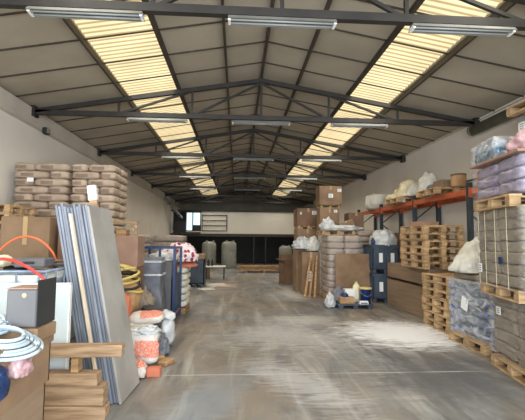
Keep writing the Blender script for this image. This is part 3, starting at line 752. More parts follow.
# cement bags and heap near the aisle
t = sack('C', .42, .26, .42, (-1.24, 5.42, .0), .12, 'orange and white printed cement bag standing upright by the sheets', m=M['cement'], name='cement_bag', sq=.22, taper=.1, amp=.06, tilt=(-.12, .06))
t = sack('C2', .5, .34, .14, (-1.30, 6.05, .42), .1, 'flat cement bag with orange stripe lying behind the upright one', m=M['cement'], name='cement_bag', tilt=(.1, -.05), sq=.3, taper=.2, amp=.02)
t = sack('C3', .48, .36, .4, (-1.38, 5.98, 0), .05, 'plump grey cement bag at floor level behind the upright one', m=M['cloth'], name='cement_bag', sq=.3, taper=.2, amp=.02)
t = sack('C4', .26, .42, .15, (-1.12, 6.5, .36), .35, 'white plastic sack with orange logo lying on top of the bag pile', m=M['plast'], name='plastic_sack', tilt=(-.1, .3), sq=.3, amp=.02)
bm = nb(); box(bm, -.03, .05, -.1, .1, .148, .153); lg = obj('logo', bm, M['hoseo'], t, label='orange logo')
t = sack('C5', .22, .3, .36, (-1.06, 6.45, 0), .1, 'white crumpled sack standing at the aisle edge of the bag pile', m=M['plast'], name='plastic_sack', sq=.32, amp=.025, taper=.15)
heap('torn_sack', 'torn orange and white sack slumped at the foot of the grey sheets', 'sack', (-1.2, 5.05, 0), .26, .26, .2, M['cement'], seed=71, amp=.35, freq=3)
heap('film_scrap', 'crumpled clear-white film on the upright cement bag', 'film', (-1.18, 5.46, .41), .34, .26, .12, M['plast'], seed=72, amp=.45, freq=3)
heap('brown_scrap', 'crumpled brown paper between the sheets and the cement bags', 'paper', (-1.52, 5.6, 0), .24, .4, .62, M['kraft'], seed=73, amp=.35, freq=3)
carton((-.98, 5.06, 0), .16, .13, .1, 'small orange-brown block on the floor before the cement bags', m=M['terra'], tape=False, name='small_block', cat='block')
for k, (x, y, ww, dd, rz) in enumerate(((-.75, 15.0, .7, .5, .3), (-.35, 14.1, .8, .4, -.2), (-1.0, 13.6, .45, .5, .6), (-.2, 15.8, .5, .3, .1))):
    bm = nb(); box(bm, -ww/2, ww/2, -dd/2, dd/2, 0, .008, .002); o = obj('cardboard_scrap', bm, M['card_m'] if k % 2 else M['cloth']); o.location = (x, y, .001); o.rotation_euler = (0, 0, rz)
    tag(o, 'flat pale scrap on the floor near the white table, %s from the camera' % ('third', 'second', 'nearest', 'farthest')[k], 'scrap', 'flat scraps near the white table')
heap('striped_cloth', 'grey-brown crumpled cloth between the kraft bag and the grey cover', 'cloth', (-1.5, 6.75, .3), .34, .35, .6, M['sackg'], seed=81, amp=.35, freq=3)
heap('film_scrap', 'crumpled grey film under the flat cement bag at the aisle', 'film', (-1.08, 6.0, 0), .22, .4, .3, M['greyf'], seed=82, amp=.4, freq=3)
for k, (x, y, rz) in enumerate(((-1.12, 5.72, .5), (-.97, 5.5, -.4))):
    carton((x+.06, y, 0), .14, .2, .06, 'small flat brown block lying at the aisle edge of the bag pile, %s one' % ('rear' if k == 0 else 'front'), m=M['wood2'], tape=False, rz=rz, name='small_block', cat='block')
heap('dark_rags', 'dark rag heap between the cement bags and the grey cover', 'rags', (-1.3, 6.48, .3), .5, .35, .33, M['dark'], seed=4, amp=.35)
heap('red_rags', 'reddish cloth heap beside the sheets under the paper bag', 'rags', (-1.66, 5.98, .5), .26, .3, .42, M['terra'], seed=6, amp=.35)
sack('K', .45, .4, .5, (-1.72, 6.42, .42), 0, 'brown kraft paper bag under the yellow hose heap', m=M['kraft'], name='paper_bag', cat='bag', sq=.35, taper=.1, amp=.03)
carton((-1.72, 6.4, 0), .5, .5, .42, 'brown carton at floor level under the kraft bag', m=M['card_d'])
for k in range(7):
    coil('strap_coil', '%s loop of the %s hose heap on the kraft bag' % (('lowest', 'second', 'third', 'fourth', 'fifth', 'sixth', 'topmost')[k], 'black' if k % 3 == 1 else 'yellow'), (-1.74+.02*math.sin(k*2), 6.42+.02*math.cos(k*3), .90+k*.052), .27-.014*k, 1.0, .021, M['dark'] if k % 3 == 1 else M['hosey'], (.22*math.sin(k*1.7), .25*math.cos(k*2.1), k), k+20, .85, spread=.03, group='coiled hoses on the kraft bag')
# grey covered cage load + blue cage
t = thing('covered_crate', 'tall crate under a grey cover with white straps beside the blue cage', 'crate', (-1.62, 7.72, 0))
bm = nb(); box(bm, -.22, .2, -.15, .2, 0, .36, .01); obj('base', bm, M['dark'], t)
bm = shell_bm(.48, .42, .95, 3, .03, 10)
for v in bm.verts: v.co.z += .36; v.co.x += .02*math.sin(v.co.z*5)
obj('grey_cover', bm, M['greyf'], t, True)
for z in (.98, 1.22):
    bm = nb(); open_box(bm, -.268, .262, -.236, .23, z, z+.035, .006); obj('white_strap', bm, M['plast'], t)
t = thing('blue_cage', 'blue steel post cage trolley behind the grey covered crate', 'cage', (-1.5, 8.5, 0))
for x in (-.4, .28):
    for y in (-.45, .45):
        bm = nb(); box(bm, x-.025, x+.025, y-.025, y+.025, 0, 1.5); obj('post', bm, M['blue'], t)
for y in (-.45, .45):
    for z in (.2, 1.46):
        bm = nb(); box(bm, -.4, .28, y-.018, y+.018, z, z+.04); obj('rail', bm, M['blue'], t)
for x in (-.4, .28):
    for z in (.2, .9, 1.46):
        bm = nb(); box(bm, x-.018, x+.018, -.45, .45, z, z+.04); obj('rail', bm, M['blue'], t)
bm = nb(); box(bm, -.03, .015, -.47, -.43, 0.2, 1.46); obj('post', bm, M['blue'], t)
bm = nb(); box(bm, -.4, .28, -.45, .45, .14, .2); obj('deck', bm, M['wood2'], t)
bm = nb(); box(bm, .26, .27, -.43, .43, .24, .88); obj('side_panel', bm, M['bincol'], t)
carton((-1.55, 8.5, .202), .54, .8, 1.0, 'dark carton standing inside the blue cage', m=M['boxgrey'])
heap('white_sheets', 'crumpled white plastic sheeting on top inside the blue cage', 'sheeting', (-1.55, 8.5, 1.205), .54, .8, .2, M['plast'], seed=11, amp=.25)
carton((-1.5, 9.55, 0), .75, .9, .12, 'low wooden base under the pale sack stack by the aisle', m=M['wood2'], tape=False, name='low_platform', cat='pallet')
for k in range(6):
    sack('P', .78, .9, .155, (-1.49+random.uniform(-.01, .01), 9.52, .122+k*.149), 0, 'pale wrapped sack in the aisle-side stack behind the blue cage, %s' % ordw(k, 6), 'pale sacks behind the blue cage', m=M['cloth'], name='plastic_sack')
heap('orange_cushion', 'flat orange cushion on the pale sack stack, under the flowered cloth', 'cushion', (-1.22, 9.5, 1.01), .62, .6, .13, M['terra'], seed=2, amp=.12, ridge=False)
heap('flowered_bundle', 'bundle of white cloth with dark pink flowers on the orange cushion', 'bundle', (-1.34, 9.4, 1.13), .78, .62, .46, M['floral'], seed=8, amp=.3)

# dark crates further back
def crate_parts(t, w, d, h, m=None):
    m = m or M['bincol']
    bm = nb(); open_box(bm, -w/2, w/2, -d/2, d/2, .1, h, .03); box(bm, -w/2, w/2, -d/2, d/2, .1, .14); obj('body', bm, m, t)
    bm = nb(); open_box(bm, -w/2-.02, w/2+.02, -d/2-.02, d/2+.02, h-.07, h, .045); obj('rim', bm, m, t)
    for k in range(5):
        x = -w/2+.05+(w-.1)*k/4
        bm = nb(); box(bm, x-.015, x+.015, -d/2-.02, -d/2, .12, h-.07); obj('rib', bm, m, t)
        y = -d/2+.05+(d-.1)*k/4
        bm = nb(); box(bm, -w/2-.02, -w/2, y-.015, y+.015, .12, h-.07); obj('rib', bm, m, t)
    for sx in (-1, 0, 1):
        bm = nb(); box(bm, sx*(w/2-.06)-.05, sx*(w/2-.06)+.05, -d/2, d/2, 0, .1, .008); obj('runner', bm, m, t)
t = thing('plastic_bin', 'large charcoal plastic bin standing by the aisle on the left', 'bin', (-1.42, 14.6, 0)); crate_parts(t, .6, .8, .95)
carton((-1.42, 14.6, .955), .6, .7, .18, 'shallow light wooden crate on the left charcoal bin', m=M['beam'], tape=False, name='wooden_crate', cat='crate')
# table with white top
t = thing('work_table', 'small table with white top before the far tanks', 'table', (-.88, 17.2, 0))
bm = nb(); box(bm, -.42, .42, -.35, .35, .5, .54, .005); obj('table_top', bm, M['white'], t)
for sx in (-.36, .36):
    for sy in (-.3, .3):
        bm = nb(); box(bm, sx-.02, sx+.02, sy-.02, sy+.02, 0, .5); obj('leg', bm, M['steel'], t)
for k, x in enumerate((-1.18, -1.02)):
    bm = nb(); lathe(bm, [(.05, 0), (.05, .2), (.02, .25), (.02, .3)], n=16); o = obj('bottle', bm, M['dark'], None, True); o.location = (x, 17.15, .541)
    tag(o, 'black bottle standing at the %s on the small white table' % ('far left', 'centre left')[k], 'bottle', 'bottles on the white table')
carton((-1.32, 17.6, 0), .35, .4, .6, 'small light carton standing left of the white table', m=M['card'])
# tanks
def tank(x, y, r, h, label):
    t = thing('storage_tank', label, 'tank', (x, y, 0))
    bm = nb(); lathe(bm, [(r*.94, 0), (r, .06), (r, h*.82), (r*.96, h*.87), (r*.8, h*.93), (r*.45, h*.955)], n=32); obj('shell', bm, M['tank'], t, True)
    for a in (.3, 2.2, 4.2):
        bm = nb(); lathe(bm, [(.06, h*.9), (.06, h)], (r*.6*math.cos(a), r*.6*math.sin(a), 0), 12); obj('neck', bm, M['tank'], t)
    for z in (.3, .7):
        bm = nb(); lathe(bm, [(r+.002, h*z-.02), (r+.012, h*z), (r+.002, h*z+.02)], n=32); obj('hoop', bm, M['tank'], t, True)
tank(-1.62, 23.9, .42, 1.6, 'left one of the two grey storage tanks under the far mezzanine')
tank(-.45, 23.9, .44, 1.62, 'right one of the two grey storage tanks under the far mezzanine')
tank(3.0, 24.6, .4, 1.35, 'grey storage tank half hidden behind the right-hand cartons')
# planks at far end
k = 0
for row, n_ in enumerate((4, 4, 3)):
    for j in range(n_):
        L_ = 2.6-.5*(row == 2)-.1*j
        bm = nb(); box(bm, -L_/2, L_/2, -.09, .09, 0, .075, .006); o = obj('plank', bm, M['wood2']); o.location = (1.42+.05*j-.3*(row == 2), 20.6+j*.21, .10+row*.08); o.rotation_euler = (0, 0, random.uniform(-.02, .02))
        tag(o, 'brown plank in the far floor stack, %s layer, %s from the front' % (('lowest', 'middle', 'top')[row], ('first', 'second', 'third', 'fourth')[j]), 'plank', 'planks stacked before the dark store'); k += 1
for j, x in enumerate((.5, 1.4, 2.3)):
    bm = nb(); box(bm, -.05, .05, -.5, .5, 0, .098); o = obj('bearer', bm, M['wood2']); o.location = (x, 20.93, 0)
    tag(o, 'short bearer under the far plank stack, %s' % ('left end', 'in the middle', 'right end')[j], 'bearer', 'bearers under the planks')

# ------------------------------------------------------------------ RIGHT SIDE
# open ragged box
t = thing('open_carton', 'reddish-brown open carton with flaps up beside the aisle', 'box', (2.1, 15.6, 0), .15)
bm = nb(); open_box(bm, -.35, .35, -.4, .4, 0, .85, .012); box(bm, -.35, .35, -.4, .4, 0, .02); obj('body', bm, M['card_d'], t)
bm = nb(); box(bm, -.5, -.34, -.4, .4, .84, .852, rot=(0, -.5+1.0, 0), piv=(-.35, 0, .85)); obj('flap', bm, M['card'], t)
bm = nb(); box(bm, -.35, .35, .38, .392, .85, 1.1, rot=(-.2, 0, 0), piv=(0, .39, .85)); obj('flap', bm, M['card_d'], t)
# column of cartons
carton((2.3, 13.4, 0), .72, .8, 1.36, 'tall brown carton at the foot of the carton column', m=M['card'], stickers=(('f', -.1, .75, .16, .3),))
carton((2.32, 13.4, 1.362), .68, .8, .66, 'brown carton in the middle of the carton column behind white film', m=M['card'])
pallet((2.35, 13.4, 2.03), PI/2, 'pallet between the upper cartons of the column').scale = (.7, .9, .7)
carton((2.34, 13.4, 2.135), .74, .84, .56, 'brown labelled carton topping the left carton column', m=M['card_d'], stickers=(('f', .2, .42, .16, .12), ('f', -.25, .4, .05, .08)))
for o_, lb in ((0, 'brown labelled carton topping the left carton column'),): pass
# sack stacks
def sack_stack(x0, x1, y0, y1, z0, n, h, m, nm, grp, kind, cols=1, rows=2, name='plastic_sack'):
    cx = (x0+x1)/2; W = x1-x0; D = (y1-y0)
    for k in range(n):
        for r_ in range(rows):
            for c in range(cols):
                yy = y0+D*(r_+.5)/rows; xx = x0+W*(c+.5)/cols
                pos = '' if rows*cols == 1 else (', ' + ('front' if r_ == 0 else 'rear') + ((' left', ' right')[c] if cols == 2 else ''))
                sack(kind, W/cols-.008, D/rows-.008, h, (xx+random.uniform(-.012, .012), yy+random.uniform(-.01, .01), z0+k*(h-.007)), random.uniform(-.015, .015),
                     '%s, %s%s' % (nm, ordw(k, n), pos), grp, m=m, name=name, sq=.14, taper=.15)
p = pallet((3.03, 11.65, 0), 0, 'pallet carrying the first wrapped sack stack right of the aisle'); p.scale = (.82, 1.4, 1)
sack_stack(2.56, 3.50, 11.1, 12.2, .146, 9, .188, M['sackr'], 'pinkish sack in the wrapped stack behind the cardboard sheet', 'pinkish sacks in the wrapped stack behind the cardboard sheet', 'R1', cols=2, rows=2)
bm = shell_bm(1.0, 1.17, 1.68, 4, .02); o = obj('stretch_wrap', bm, M['film'], None, True); o.location = (3.03, 11.65, .12); tag(o, 'clear stretch wrap around the pinkish sack stack behind the cardboard sheet', 'wrap')
p = pallet((4.0, 12.35, 0), 0, 'pallet carrying the second sack stack behind the charcoal bins'); p.scale = (.7, 1.2, 1)
sack_stack(3.6, 4.38, 11.9, 12.9, .146, 10, .188, M['sackr'], 'pinkish sack in the stack behind the charcoal bins', 'pinkish sacks behind the charcoal bins', 'R2', cols=1, rows=1)
# on top: film, pallet, cartons
pallet((2.92, 11.75, 1.81), 0, 'pallet on top of the first pinkish sack stack').scale = (.8, 1.1, .9)
carton((2.83, 12.3, 1.945), .6, .5, .70, 'lower brown carton of the pair on the sack stack', m=M['card'], stickers=(('f', .18, .6, .1, .08),))
pallet((2.85, 12.3, 2.65), 0, 'small pallet between the two cartons on the sack stack').scale = (.5, .6, .55)
carton((2.85, 12.3, 2.735), .70, .62, .58, 'highest brown carton with two labels, near the roof', m=M['card'], stickers=(('f', .0, .28, .14, .12), ('f', .27, .45, .12, .09)))
carton((3.26, 11.62, 2.03), .42, .3, .2, 'small tilted orange-brown box lying on the white film', m=M['card'], rx=0, ry=-.38, rz=-.1, name='small_box')
carton((3.62, 12.2, 2.0), .46, .55, .5, 'dark brown carton beside the orange rack on the sack stack', m=M['card_d'])
heap('plastic_film', 'white crumpled film hanging on the carton below the highest one', 'film', (2.68, 11.7, 1.945), .4, .3, .42, M['plast'], seed=14, amp=.4)
heap('plastic_film', 'long white crumpled film spread over the first pinkish sack stack', 'film', (3.05, 11.42, 1.945), 1.0, .44, .17, M['plast'], seed=15, amp=.35)
heap('white_rags', 'white crumpled rags bulging at the left carton column', 'rags', (2.15, 12.72, 1.37), .62, .5, .42, M['plast'], seed=16, amp=.45, freq=3)
heap('white_rags', 'white rags beside the tall carton next to the pinkish sacks', 'rags', (2.42, 12.62, 1.3), .42, .4, .5, M['cloth'], seed=17, amp=.4, freq=3)
carton((2.3, 12.62, 0), .55, .62, 1.29, 'slim brown carton under the white rags', m=M['card'], stickers=(('f', -.05, .55, .14, .3),))
for k, (a, b_) in enumerate((((1.98, 11.55, .02), (2.26, 12.2, 1.1)), ((2.10, 11.5, .02), (2.36, 12.2, .98)), ((2.26, 11.55, .02), (2.46, 12.2, 1.2)))):
    stick(a, b_, .055, .025, 'leaning_plank', M['wood2'], 'narrow brown plank leaning on the slim carton, %s of three' % ('left', 'middle', 'right')[k], 'plank', 'planks leaning on the slim carton')
# leaning cardboard sheet
t = thing('cardboard_sheet', 'large flat brown cardboard panel leaning on the pinkish sacks', 'cardboard', (3.20, 10.78, 0)); t.rotation_euler = (-.1, 0, 0)
bm = nb(); box(bm, -.5, .48, 0, .025, 0, 1.3, .003); obj('panel', bm, M['card'], t)
bm = nb(); box(bm, -.5, .48, -.006, 0, .62, .625); obj('crease', bm, M['card_d'], t)
# small blue-grey pallet with paint things
t = thing('plastic_pallet', 'low blue-grey plastic pallet carrying paint bucket and boxes', 'pallet', (2.93, 10.0, 0))
bm = nb(); box(bm, -.46, .42, -.3, .3, .07, .11, .006); obj('deck', bm, M['bincol'], t)
for x in (-.38, -.02, .34):
    for y in (-.24, .24):
        bm = nb(); box(bm, x-.06, x+.06, y-.05, y+.05, 0, .07, .006); obj('foot', bm, M['bincol'], t)
t = thing('paint_bucket', 'navy blue paint bucket with a cream lid', 'bucket', (3.22, 9.9, .112))
bm = nb(); lathe(bm, [(.12, 0), (.14, .34), (.145, .345)], n=28); obj('body', bm, M['navy'], t, True)
bm = nb(); lathe(bm, [(.152, .34), (.155, .37), (.14, .385)], n=28); obj('lid', bm, M['yellowlid'], t, True)
bm = nb(); tube(bm, [(.15*math.cos(a), -.15*abs(math.sin(a))*1.0, .32-.14*math.sin(a)) for a in [PI*i/12 for i in range(13)]], .005, 6); obj('handle', bm, M['galv'], t, True)
carton((2.72, 9.86, .112), .36, .2, .16, 'low tan box on the plastic pallet front left', m=M['kraft'], tape=True, name='small_box')
carton((3.1, 9.69, .112), .22, .1, .08, 'small white box with blue print before the navy bucket', m=M['white'], tape=False, name='small_box')
bm = nb(); box(bm, 3.02, 3.18, 9.634, 9.639, .13, .155); tag(obj('blue_print', bm, M['navy']), 'blue printed strip on the small white box', 'print')
carton((2.86, 10.1, .112), .26, .22, .32, 'white box behind the tan box on the plastic pallet', m=M['white'], tape=False, name='small_box')
t = thing('spray_can', 'cream jug behind the navy bucket on the plastic pallet', 'jug', (3.05, 10.12, .112))
bm = nb(); lathe(bm, [(.08, 0), (.09, .1), (.09, .38), (.05, .44), (.03, .46)], n=18); obj('body', bm, M['cream'], t, True)
bm = nb(); lathe(bm, [(.035, .46), (.035, .5)], n=12); obj('cap', bm, M['yellowlid'], t)
t.name = 'plastic_jug'
heap('blue_cloth', 'bright blue crumpled bag on the tan box', 'bag', (2.68, 9.84, .275), .16, .14, .1, M['bluebag'], seed=3, amp=.3)
heap('grey_bag', 'rounded grey bag standing behind the tan box', 'bag', (2.60, 10.14, .112), .3, .22, .42, M['greyf'], seed=21, amp=.2)
heap('white_bag', 'white crumpled plastic bag on the floor left of the plastic pallet', 'bag', (2.33, 9.95, 0), .22, .26, .4, M['plast'], seed=22, amp=.35)
# charcoal bins
t = thing('plastic_bin', 'lower charcoal bin of the pair right of the navy bucket', 'bin', (4.03, 11.0, 0), 0, 'stacked charcoal bins'); crate_parts(t, .74, .72, .77)
bm = nb(); box(bm, -.2, -.1, -.4, -.388, .3, .55); obj('label_sticker', bm, M['paper'], t)
bm = nb(); box(bm, .12, .22, -.4, -.388, .3, .55); obj('label_sticker', bm, M['paper'], t)
t = dup(t, (4.03, 11.0, .775), (0, 0, 0), 'upper charcoal bin of the pair, under the white sacks')
heap('white_sack', 'white plastic sack with blue corner heaped on the charcoal bins', 'sack', (4.1, 10.98, 1.48), .72, .66, .5, M['plast'], seed=25, amp=.22)
heap('blue_corner_bag', 'blue plastic scrap at the left of the white sack on the bins', 'bag', (3.73, 10.78, 1.547), .1, .16, .2, M['bluebag'], seed=26, amp=.3)
# long cartons
carton((4.29, 9.48, 0), .56, 2.1, .66, 'long flat brown carton on the floor under the other long carton', m=M['card_g'], tape=False, name='long_carton')
for y in (8.6, 10.2):
    bm = nb(); box(bm, 4.02, 4.52, y-.05, y+.05, .662, .72); tag(obj('spacer_batten', bm, M['dark']), 'dark spacer batten between the long cartons, %s one' % ('near' if y < 9 else 'far'), 'batten', 'battens between the long cartons')
carton((4.27, 9.3, .722), .56, 2.3, .36, 'long upper brown carton carrying the pallet stack', m=M['card_g'], tape=False, name='long_carton')
for k in range(6):
    pallet((4.22+random.uniform(-.015, .015), 8.52+random.uniform(-.015, .015), 1.084+k*.150), PI/2+random.uniform(-.02, .02), 'empty wooden pallet in the raised stack on the long cartons, %s' % ordw(k, 6, 'one'), 'empty pallets stacked on the long cartons').scale = (1.0, 1.04, 1.04)
carton((4.2, 8.75, 1.984), .5, .4, .1, 'flat pale carton on the raised pallet stack', m=M['card_m'], tape=False)
# front pallet stack
for k in range(7):
    pallet((4.26+random.uniform(-.03, .03), 7.46+random.uniform(-.02, .02), k*.1455), PI/2+random.uniform(-.03, .03), 'empty wooden pallet in the floor stack beside the wrapped bottles, %s' % ordw(k, 7, 'one'), 'empty pallets stacked on the floor by the aisle')
# wrapped bottle pallet
pallet((4.10, 6.2, 0), PI/2, 'pallet under the film-wrapped canisters')
def make_canister():
    t = thing('plastic_canister', '', 'canister')
    bm = nb(); lathe(bm, [(.03, -.25), (.03, -.22), (.055, -.2), (.078, -.17), (.08, .2), (.065, .22)], (0, 0, .08), 18, 'y'); obj('body', bm, M['stretchcan'], t, True)
    bm = nb(); lathe(bm, [(.036, -.275), (.038, -.25), (.036, -.225)], (0, 0, .08), 14, 'y'); obj('cap', bm, M['cap'], t, True)
    return t
M['stretchcan'] = mat('grey_canister', S(72, 82, 94), S(112, 120, 130), scale=6, rough=.3)
M['cap'] = mat('blue_cap', S(26, 60, 140), S(40, 80, 165), scale=6, rough=.35)
first = None
for lz in range(5):
    for c, (dy, rz_) in enumerate(((5.64, -PI/2), (5.81, -PI/2), (6.19, 0), (6.56, -PI/2), (6.73, -PI/2))):
        loc = (3.81 if rz_ == 0 else 3.96, dy, .148+lz*.162)
        lab = 'blue-capped grey canister under clear film, %s, %s' % (ordw(lz, 5, 'row'), ('nearest the camera', 'second from the near end', 'lying lengthwise', 'second from the far end', 'farthest end')[c])
        if first is None: first = make_canister(); first.location = loc; first.rotation_euler = (0, 0, rz_); first['label'] = lab; first['group'] = 'canisters in the film-wrapped load'
        else: dup(first, loc, (0, 0, rz_), lab, 'canisters in the film-wrapped load')
for r_ in range(1):
    carton((4.36, 6.2, .146), .26, 1.1, .8, 'grey inner box behind the canisters in the film-wrapped load', m=M['greybox'])
bm = shell_bm(.84, 1.26, .93, 9, .035, 12); o = obj('stretch_wrap', bm, M['film_h'], None, True); o.location = (4.09, 6.18, .1); tag(o, 'wrinkled clear stretch wrap around the blue-capped canisters', 'wrap')
bm = nb(); box(bm, -.005, .002, -.09, .09, -.1, .1, rot=(.25, 0, 0)); o = obj('paper_label', bm, M['paper']); o.location = (3.655, 6.28, .66); tag(o, 'tilted white paper label on the wrapped canister load', 'label')
sack('G', .8, 1.15, .09, (4.10, 6.2, 1.035), 0, 'flat grey film-covered board on the wrapped canister load', m=M['sackg'], name='cover_board', cat='board', sq=.14, taper=.1)
o = heap('white_sack', 'white woven sack slumped on the wrapped canister load', 'sack', (4.06, 6.42, 1.12), .9, .95, .70, M['cloth'], seed=31, amp=.3, freq=3.2)
for v in o.data.vertices:
    q = v.co.z/.70; v.co.x = v.co.x*(1.08-.6*q)+.05*q; v.co.y *= 1.05-.55*q
bm = nb(); tube(bm, [(0, 0, 0), (.02, -.01, .05), (-.01, 0, .1)], .04, 10); o = obj('sack_neck', bm, M['cloth'], None, True); o.location = (4.11, 6.42, 1.79); tag(o, 'tied neck of the white woven sack by the tall load', 'sack')
bm = nb(); box(bm, -.004, .004, -.06, .06, -.06, .06); o = obj('paper_label', bm, M['paper']); o.location = (3.70, 6.2, 1.30); o.rotation_euler = (0, .15, .2); tag(o, 'white paper label on the slumped woven sack', 'label')

# near right tower (turned slightly)
A = math.radians(-10); OX, OY = 3.40, 5.48
def T(a, b_, z=0):   # a = away from aisle, b = towards camera
    return (OX+a*math.cos(A)+b_*math.sin(A), OY+a*math.sin(A)-b_*math.cos(A), z)
LEN = 1.25; WID = .8
pallet(T(.58, .62, 0), A+PI/2, 'bottom pallet of the near right tower on the floor')
def tower(z0, n, h, m, what, grp, kind, name='paper_sack', off=0, sq=.07, amp=.016):
    for k in range(n):
        for c in range(2):
            sack(kind+str(c), WID, LEN/2+.02, h, T(.4+off+random.uniform(-.012, .012), LEN*(c+.5)/2, z0+k*(h-.008)), A+random.uniform(-.01, .01),
                 '%s, %s, %s end' % (what, ordw(k, n), ('far', 'near')[c]), grp, m=m, name=name, sq=sq, taper=.07, amp=amp, cuts=8)
tower(.146, 5, .168, M['sackg'], 'grey-brown sack in the lowest tier of the near right tower', 'grey-brown sacks, lowest tier of the right tower', 'T0', off=.17)
pallet(T(.48, .62, .955), A+PI/2, 'second pallet up in the near right tower')
tower(1.101, 7, .144, M['sackg'], 'grey-brown sack in the middle tier of the near right tower', 'grey-brown sacks, middle tier of the right tower', 'T1')
pallet(T(.42, .62, 2.062), A+PI/2, 'third pallet up in the near right tower under lilac sacks')
tower(2.208, 3, .153, M['lilac'], 'lilac shiny sack in the near right tower', 'lilac sacks on the right tower', 'T2', name='plastic_sack', amp=.02, sq=.15)
for (z0, h, nm, fl) in ((.12, .84, 'lowest', 'film'), (1.07, 1.0, 'middle', 'film'), (2.19, .46, 'lilac', 'film')):
    bm = shell_bm(WID+.05, LEN+.05, h, z0, .015); o = obj('stretch_wrap', bm, M[fl], None, True); o.location = T(.57 if z0 < .5 else .4, .62, z0); o.rotation_euler = (0, 0, A)
    tag(o, 'clear stretch wrap around the %s tier of the near right tower' % nm, 'wrap')
for k, b_ in enumerate((.14, .34, .62, .92)):
    bm = nb(); box(bm, -.033, -.029, -.0025, .0025, 0, .98); o = obj('packing_strap', bm, M['cream']); o.location = T(0, b_, 1.09); o.rotation_euler = (0, 0, A)
    tag(o, 'pale vertical strap on the middle tier of the right tower, %s from the far end' % ('first', 'second', 'third', 'fourth')[k], 'strap', 'straps on the right tower')
for (b_, z, nm, m_, sy, sz) in ((.17, 1.30, 'white paper label on the middle tier of the near right tower', 'paper', .05, .06), (.27, .74, 'white paper label on the lowest tier of the near right tower', 'paper', .055, .05), (.75, 1.42, 'blue round sticker on the middle tier of the near right tower', 'bluebag', .045, .045)):
    bm = nb(); box(bm, -.04, -.034, -sy, sy, -sz, sz); o = obj('paper_label', bm, M[m_]); o.location = T(.17 if z < 1 else 0, b_, z); o.rotation_euler = (0, 0, A); tag(o, nm, 'label')
    if m_ == 'paper':
        bm = nb()
        for q in range(3): box(bm, -.042, -.0395, -sy*.7, sy*.6, -sz*.5+q*sz*.5-.004, -sz*.5+q*sz*.5+.004)
        obj('print', bm, M['ink'], o)
bm = nb(); box(bm, -.46, .44, -.68, .66, 0, .03, .004)
for v in bm.verts: v.co.z += .05*abs(v.co.x)*0 + (.03 if v.co.y > .5 else 0)
o = obj('cardboard_sheet', bm, M['card_m']); o.location = T(.4, .62, 2.664); o.rotation_euler = (0, 0, A); tag(o, 'cardboard sheet covering the lilac sacks of the near right tower', 'cardboard')
t = thing('film_roll_bundle', 'bundle of blue film-wrapped rolls on top of the near right tower', 'bundle', T(.3, .25, 2.70), A)
for k in range(3):
    bm = nb(); lathe(bm, [(.03, -.26), (.13, -.26), (.135, -.2), (.135, .2), (.13, .26), (.03, .26)], (-.02+.0*k, -.18+.24*k*.8-.05, .138), 22, 'x'); obj('roll', bm, M['stretchblue'], t, True)
bm = shell_bm(.6, .72, .31, 5, .03, 8); obj('stretch_film', bm, M['film_h'], t, True)
heap('pink_film_heap', 'pale pink crumpled film heap on the near right tower', 'film', T(.35, .98, 2.70), .6, .45, .34, M['pink'], seed=33, amp=.3)

# pallet rack along the right wall
t = thing('pallet_rack', 'orange and dark grey pallet rack along the right wall', 'rack', (0, 0, 0))
RX0, RX1 = 4.68, 5.32; RY = (5.2, 7.75, 10.25, 12.7, 15.1); RZ = 2.72
for y in RY:
    for x in (RX0, RX1):
        bm = nb(); box(bm, x-.045, x+.045, y-.05, y+.05, 0, RZ+.12, .004); obj('upright', bm, M['rackg'], t)
        bm = nb(); box(bm, x-.07, x+.07, y-.07, y+.07, 0, .012); obj('foot_plate', bm, M['rackg'], t)
    zz = .2
    for k in range(5):
        a = (RX0, y, zz) if k % 2 == 0 else (RX1, y, zz); c = (RX1, y, zz+.5) if k % 2 == 0 else (RX0, y, zz+.5)
        bm = nb(); bar(bm, a, c, .03, .03); obj('brace', bm, M['rackg'], t); zz += .5
for y0, y1 in zip(RY, RY[1:]):
    for x in (RX0, RX1):
        bm = nb(); box(bm, x-.025, x+.025, y0+.05, y1-.05, RZ-.12, RZ, .005); obj('beam', bm, M['orange'], t)
        for ye in (y0+.056, y1-.056):
            bm = nb(); box(bm, x-.05, x+.03, ye-.006, ye+.006, RZ-.18, RZ+.02); obj('beam_connector', bm, M['orange'], t)
    for j in range(3):
        y = y0+.35+(y1-y0-.7)*j/2
        bm = nb(); box(bm, RX0+.025, RX1-.025, y-.04, y+.04, RZ-.06, RZ-.01); obj('crossbar', bm, M['orange'], t)
# loads on the rack
for k, (y, lab) in enumerate(((5.72, 'pallet on the rack beside the near right tower'), (9.1, 'pallet on the rack in the third bay carrying small boxes'), (11.25, 'pallet on the rack carrying cream sacks'))):
    pallet((4.92, y, RZ+.002), PI/2, lab, 'pallets on the rack')
zt_ = RZ+.148
for k in range(2):
    t = carton((5.0, 5.72, zt_+k*.42), .74, 1.0, .418, 'grey wrapped box with white labels on the rack, %s' % ('upper one' if k else 'lower one'), m=M['greybox'], tape=False, stickers=(('l', .42, .25, .14, .14), ('l', .05, .2, .14, .14), ('f', -.2, .2, .14, .14)), name='wrapped_box')
pallet((4.93, 5.72, zt_+.842), PI/2, 'orange-tinted pallet lying highest on the rack load under the roof')
carton((4.99, 5.72, zt_+.99), .72, 1.15, .09, 'dark grey flat lid on the highest rack pallet', m=M['boxgrey'], tape=False, name='flat_lid', cat='lid')
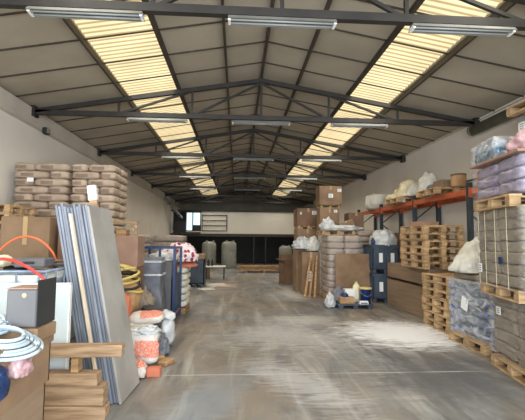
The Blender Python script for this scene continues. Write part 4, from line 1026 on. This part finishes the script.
# big bag
t = thing('bulk_bag', 'big white woven bulk bag on the far end of the rack', 'bulk bag', (4.92, 13.5, RZ+.002))
bm = lathe(nb(), [(.40, 0), (.46, .05), (.47, .2), (.46, .4), (.44, .47), (.38, .5), (.2, .47), (.05, .46)], n=40)
for v in bm.verts:
    a_ = math.atan2(v.co.y, v.co.x); k_ = 1+.03*math.sin(a_*9)+.04*noise.noise(v.co*5); v.co.x *= k_; v.co.y *= k_*1.2
obj('bag_body', bm, M['cloth'], t, True)
for x, y in ((-.3, -.3), (.3, -.3), (-.3, .3), (.3, .3)):
    bm = nb(); tube(bm, [(x, y-.08, .42), (x, y-.05, .52), (x, y+.05, .52), (x, y+.08, .42)], .02, 8); obj('lifting_loop', bm, M['cloth'], t, True)
for k, (x, y, ww, dd, h, m_, lab) in enumerate(((4.95, 11.95, .7, .55, .3, 'cream', 'low cream sack beside the big bulk bag on the rack'), (4.95, 11.5, .7, .5, .42, 'cream', 'cream sack second from the bulk bag on the rack'), (4.92, 11.02, .66, .6, .56, 'cream', 'tall cream sack in the middle of the rack row'), (4.95, 10.6, .6, .4, .40, 'cloth', 'off-white sack before the tall cream sack on the rack'))):
    heap('cream_sack', lab, 'sack', (x, y, zt_), ww, dd, h, M[m_], seed=40+k, amp=.25)
heap('white_sack', 'upright bright white sack standing tallest on the rack', 'sack', (4.92, 9.95, RZ+.02), .55, .5, .72, M['cloth'], seed=50, amp=.18)
heap('grey_film_heap', 'clear grey film heap beside the upright white sack', 'film', (4.95, 9.45, zt_), .6, .35, .2, M['greyf'], seed=51, amp=.25)
carton((4.95, 9.02, zt_), .55, .42, .2, 'low flat brown carton on the rack near the upright white sack', m=M['card_g'])
t = thing('paper_drum', 'round brown paper drum on the rack left of the orange box', 'drum', (4.95, 8.6, zt_))
bm = nb(); lathe(bm, [(.15, 0), (.16, .02), (.16, .26), (.15, .28)], n=24); obj('body', bm, M['kraft'], t, True)
bm = nb(); lathe(bm, [(.165, .25), (.165, .29), (.1, .3)], n=24); obj('lid', bm, M['card_d'], t, True)
for k, z in enumerate((0, .152)):
    carton((4.95, 7.45, RZ+.002+z), .4, .3, .15, 'orange-brown small box on the rack beside the lilac sacks, %s' % ('upper' if k else 'lower'), m=M['orange'], tape=False, name='orange_box')
heap('plastic_scrap', 'white plastic scrap hanging over the rack beam by the cream sacks', 'film', (4.66, 10.9, 2.725), .1, .16, .16, M['plast'], seed=60, amp=.3)
# cartons inside rack below beam
carton((4.98, 12.2, 0), .6, .8, 1.9, 'brown carton pile inside the rack behind the bins', m=M['card_d'])
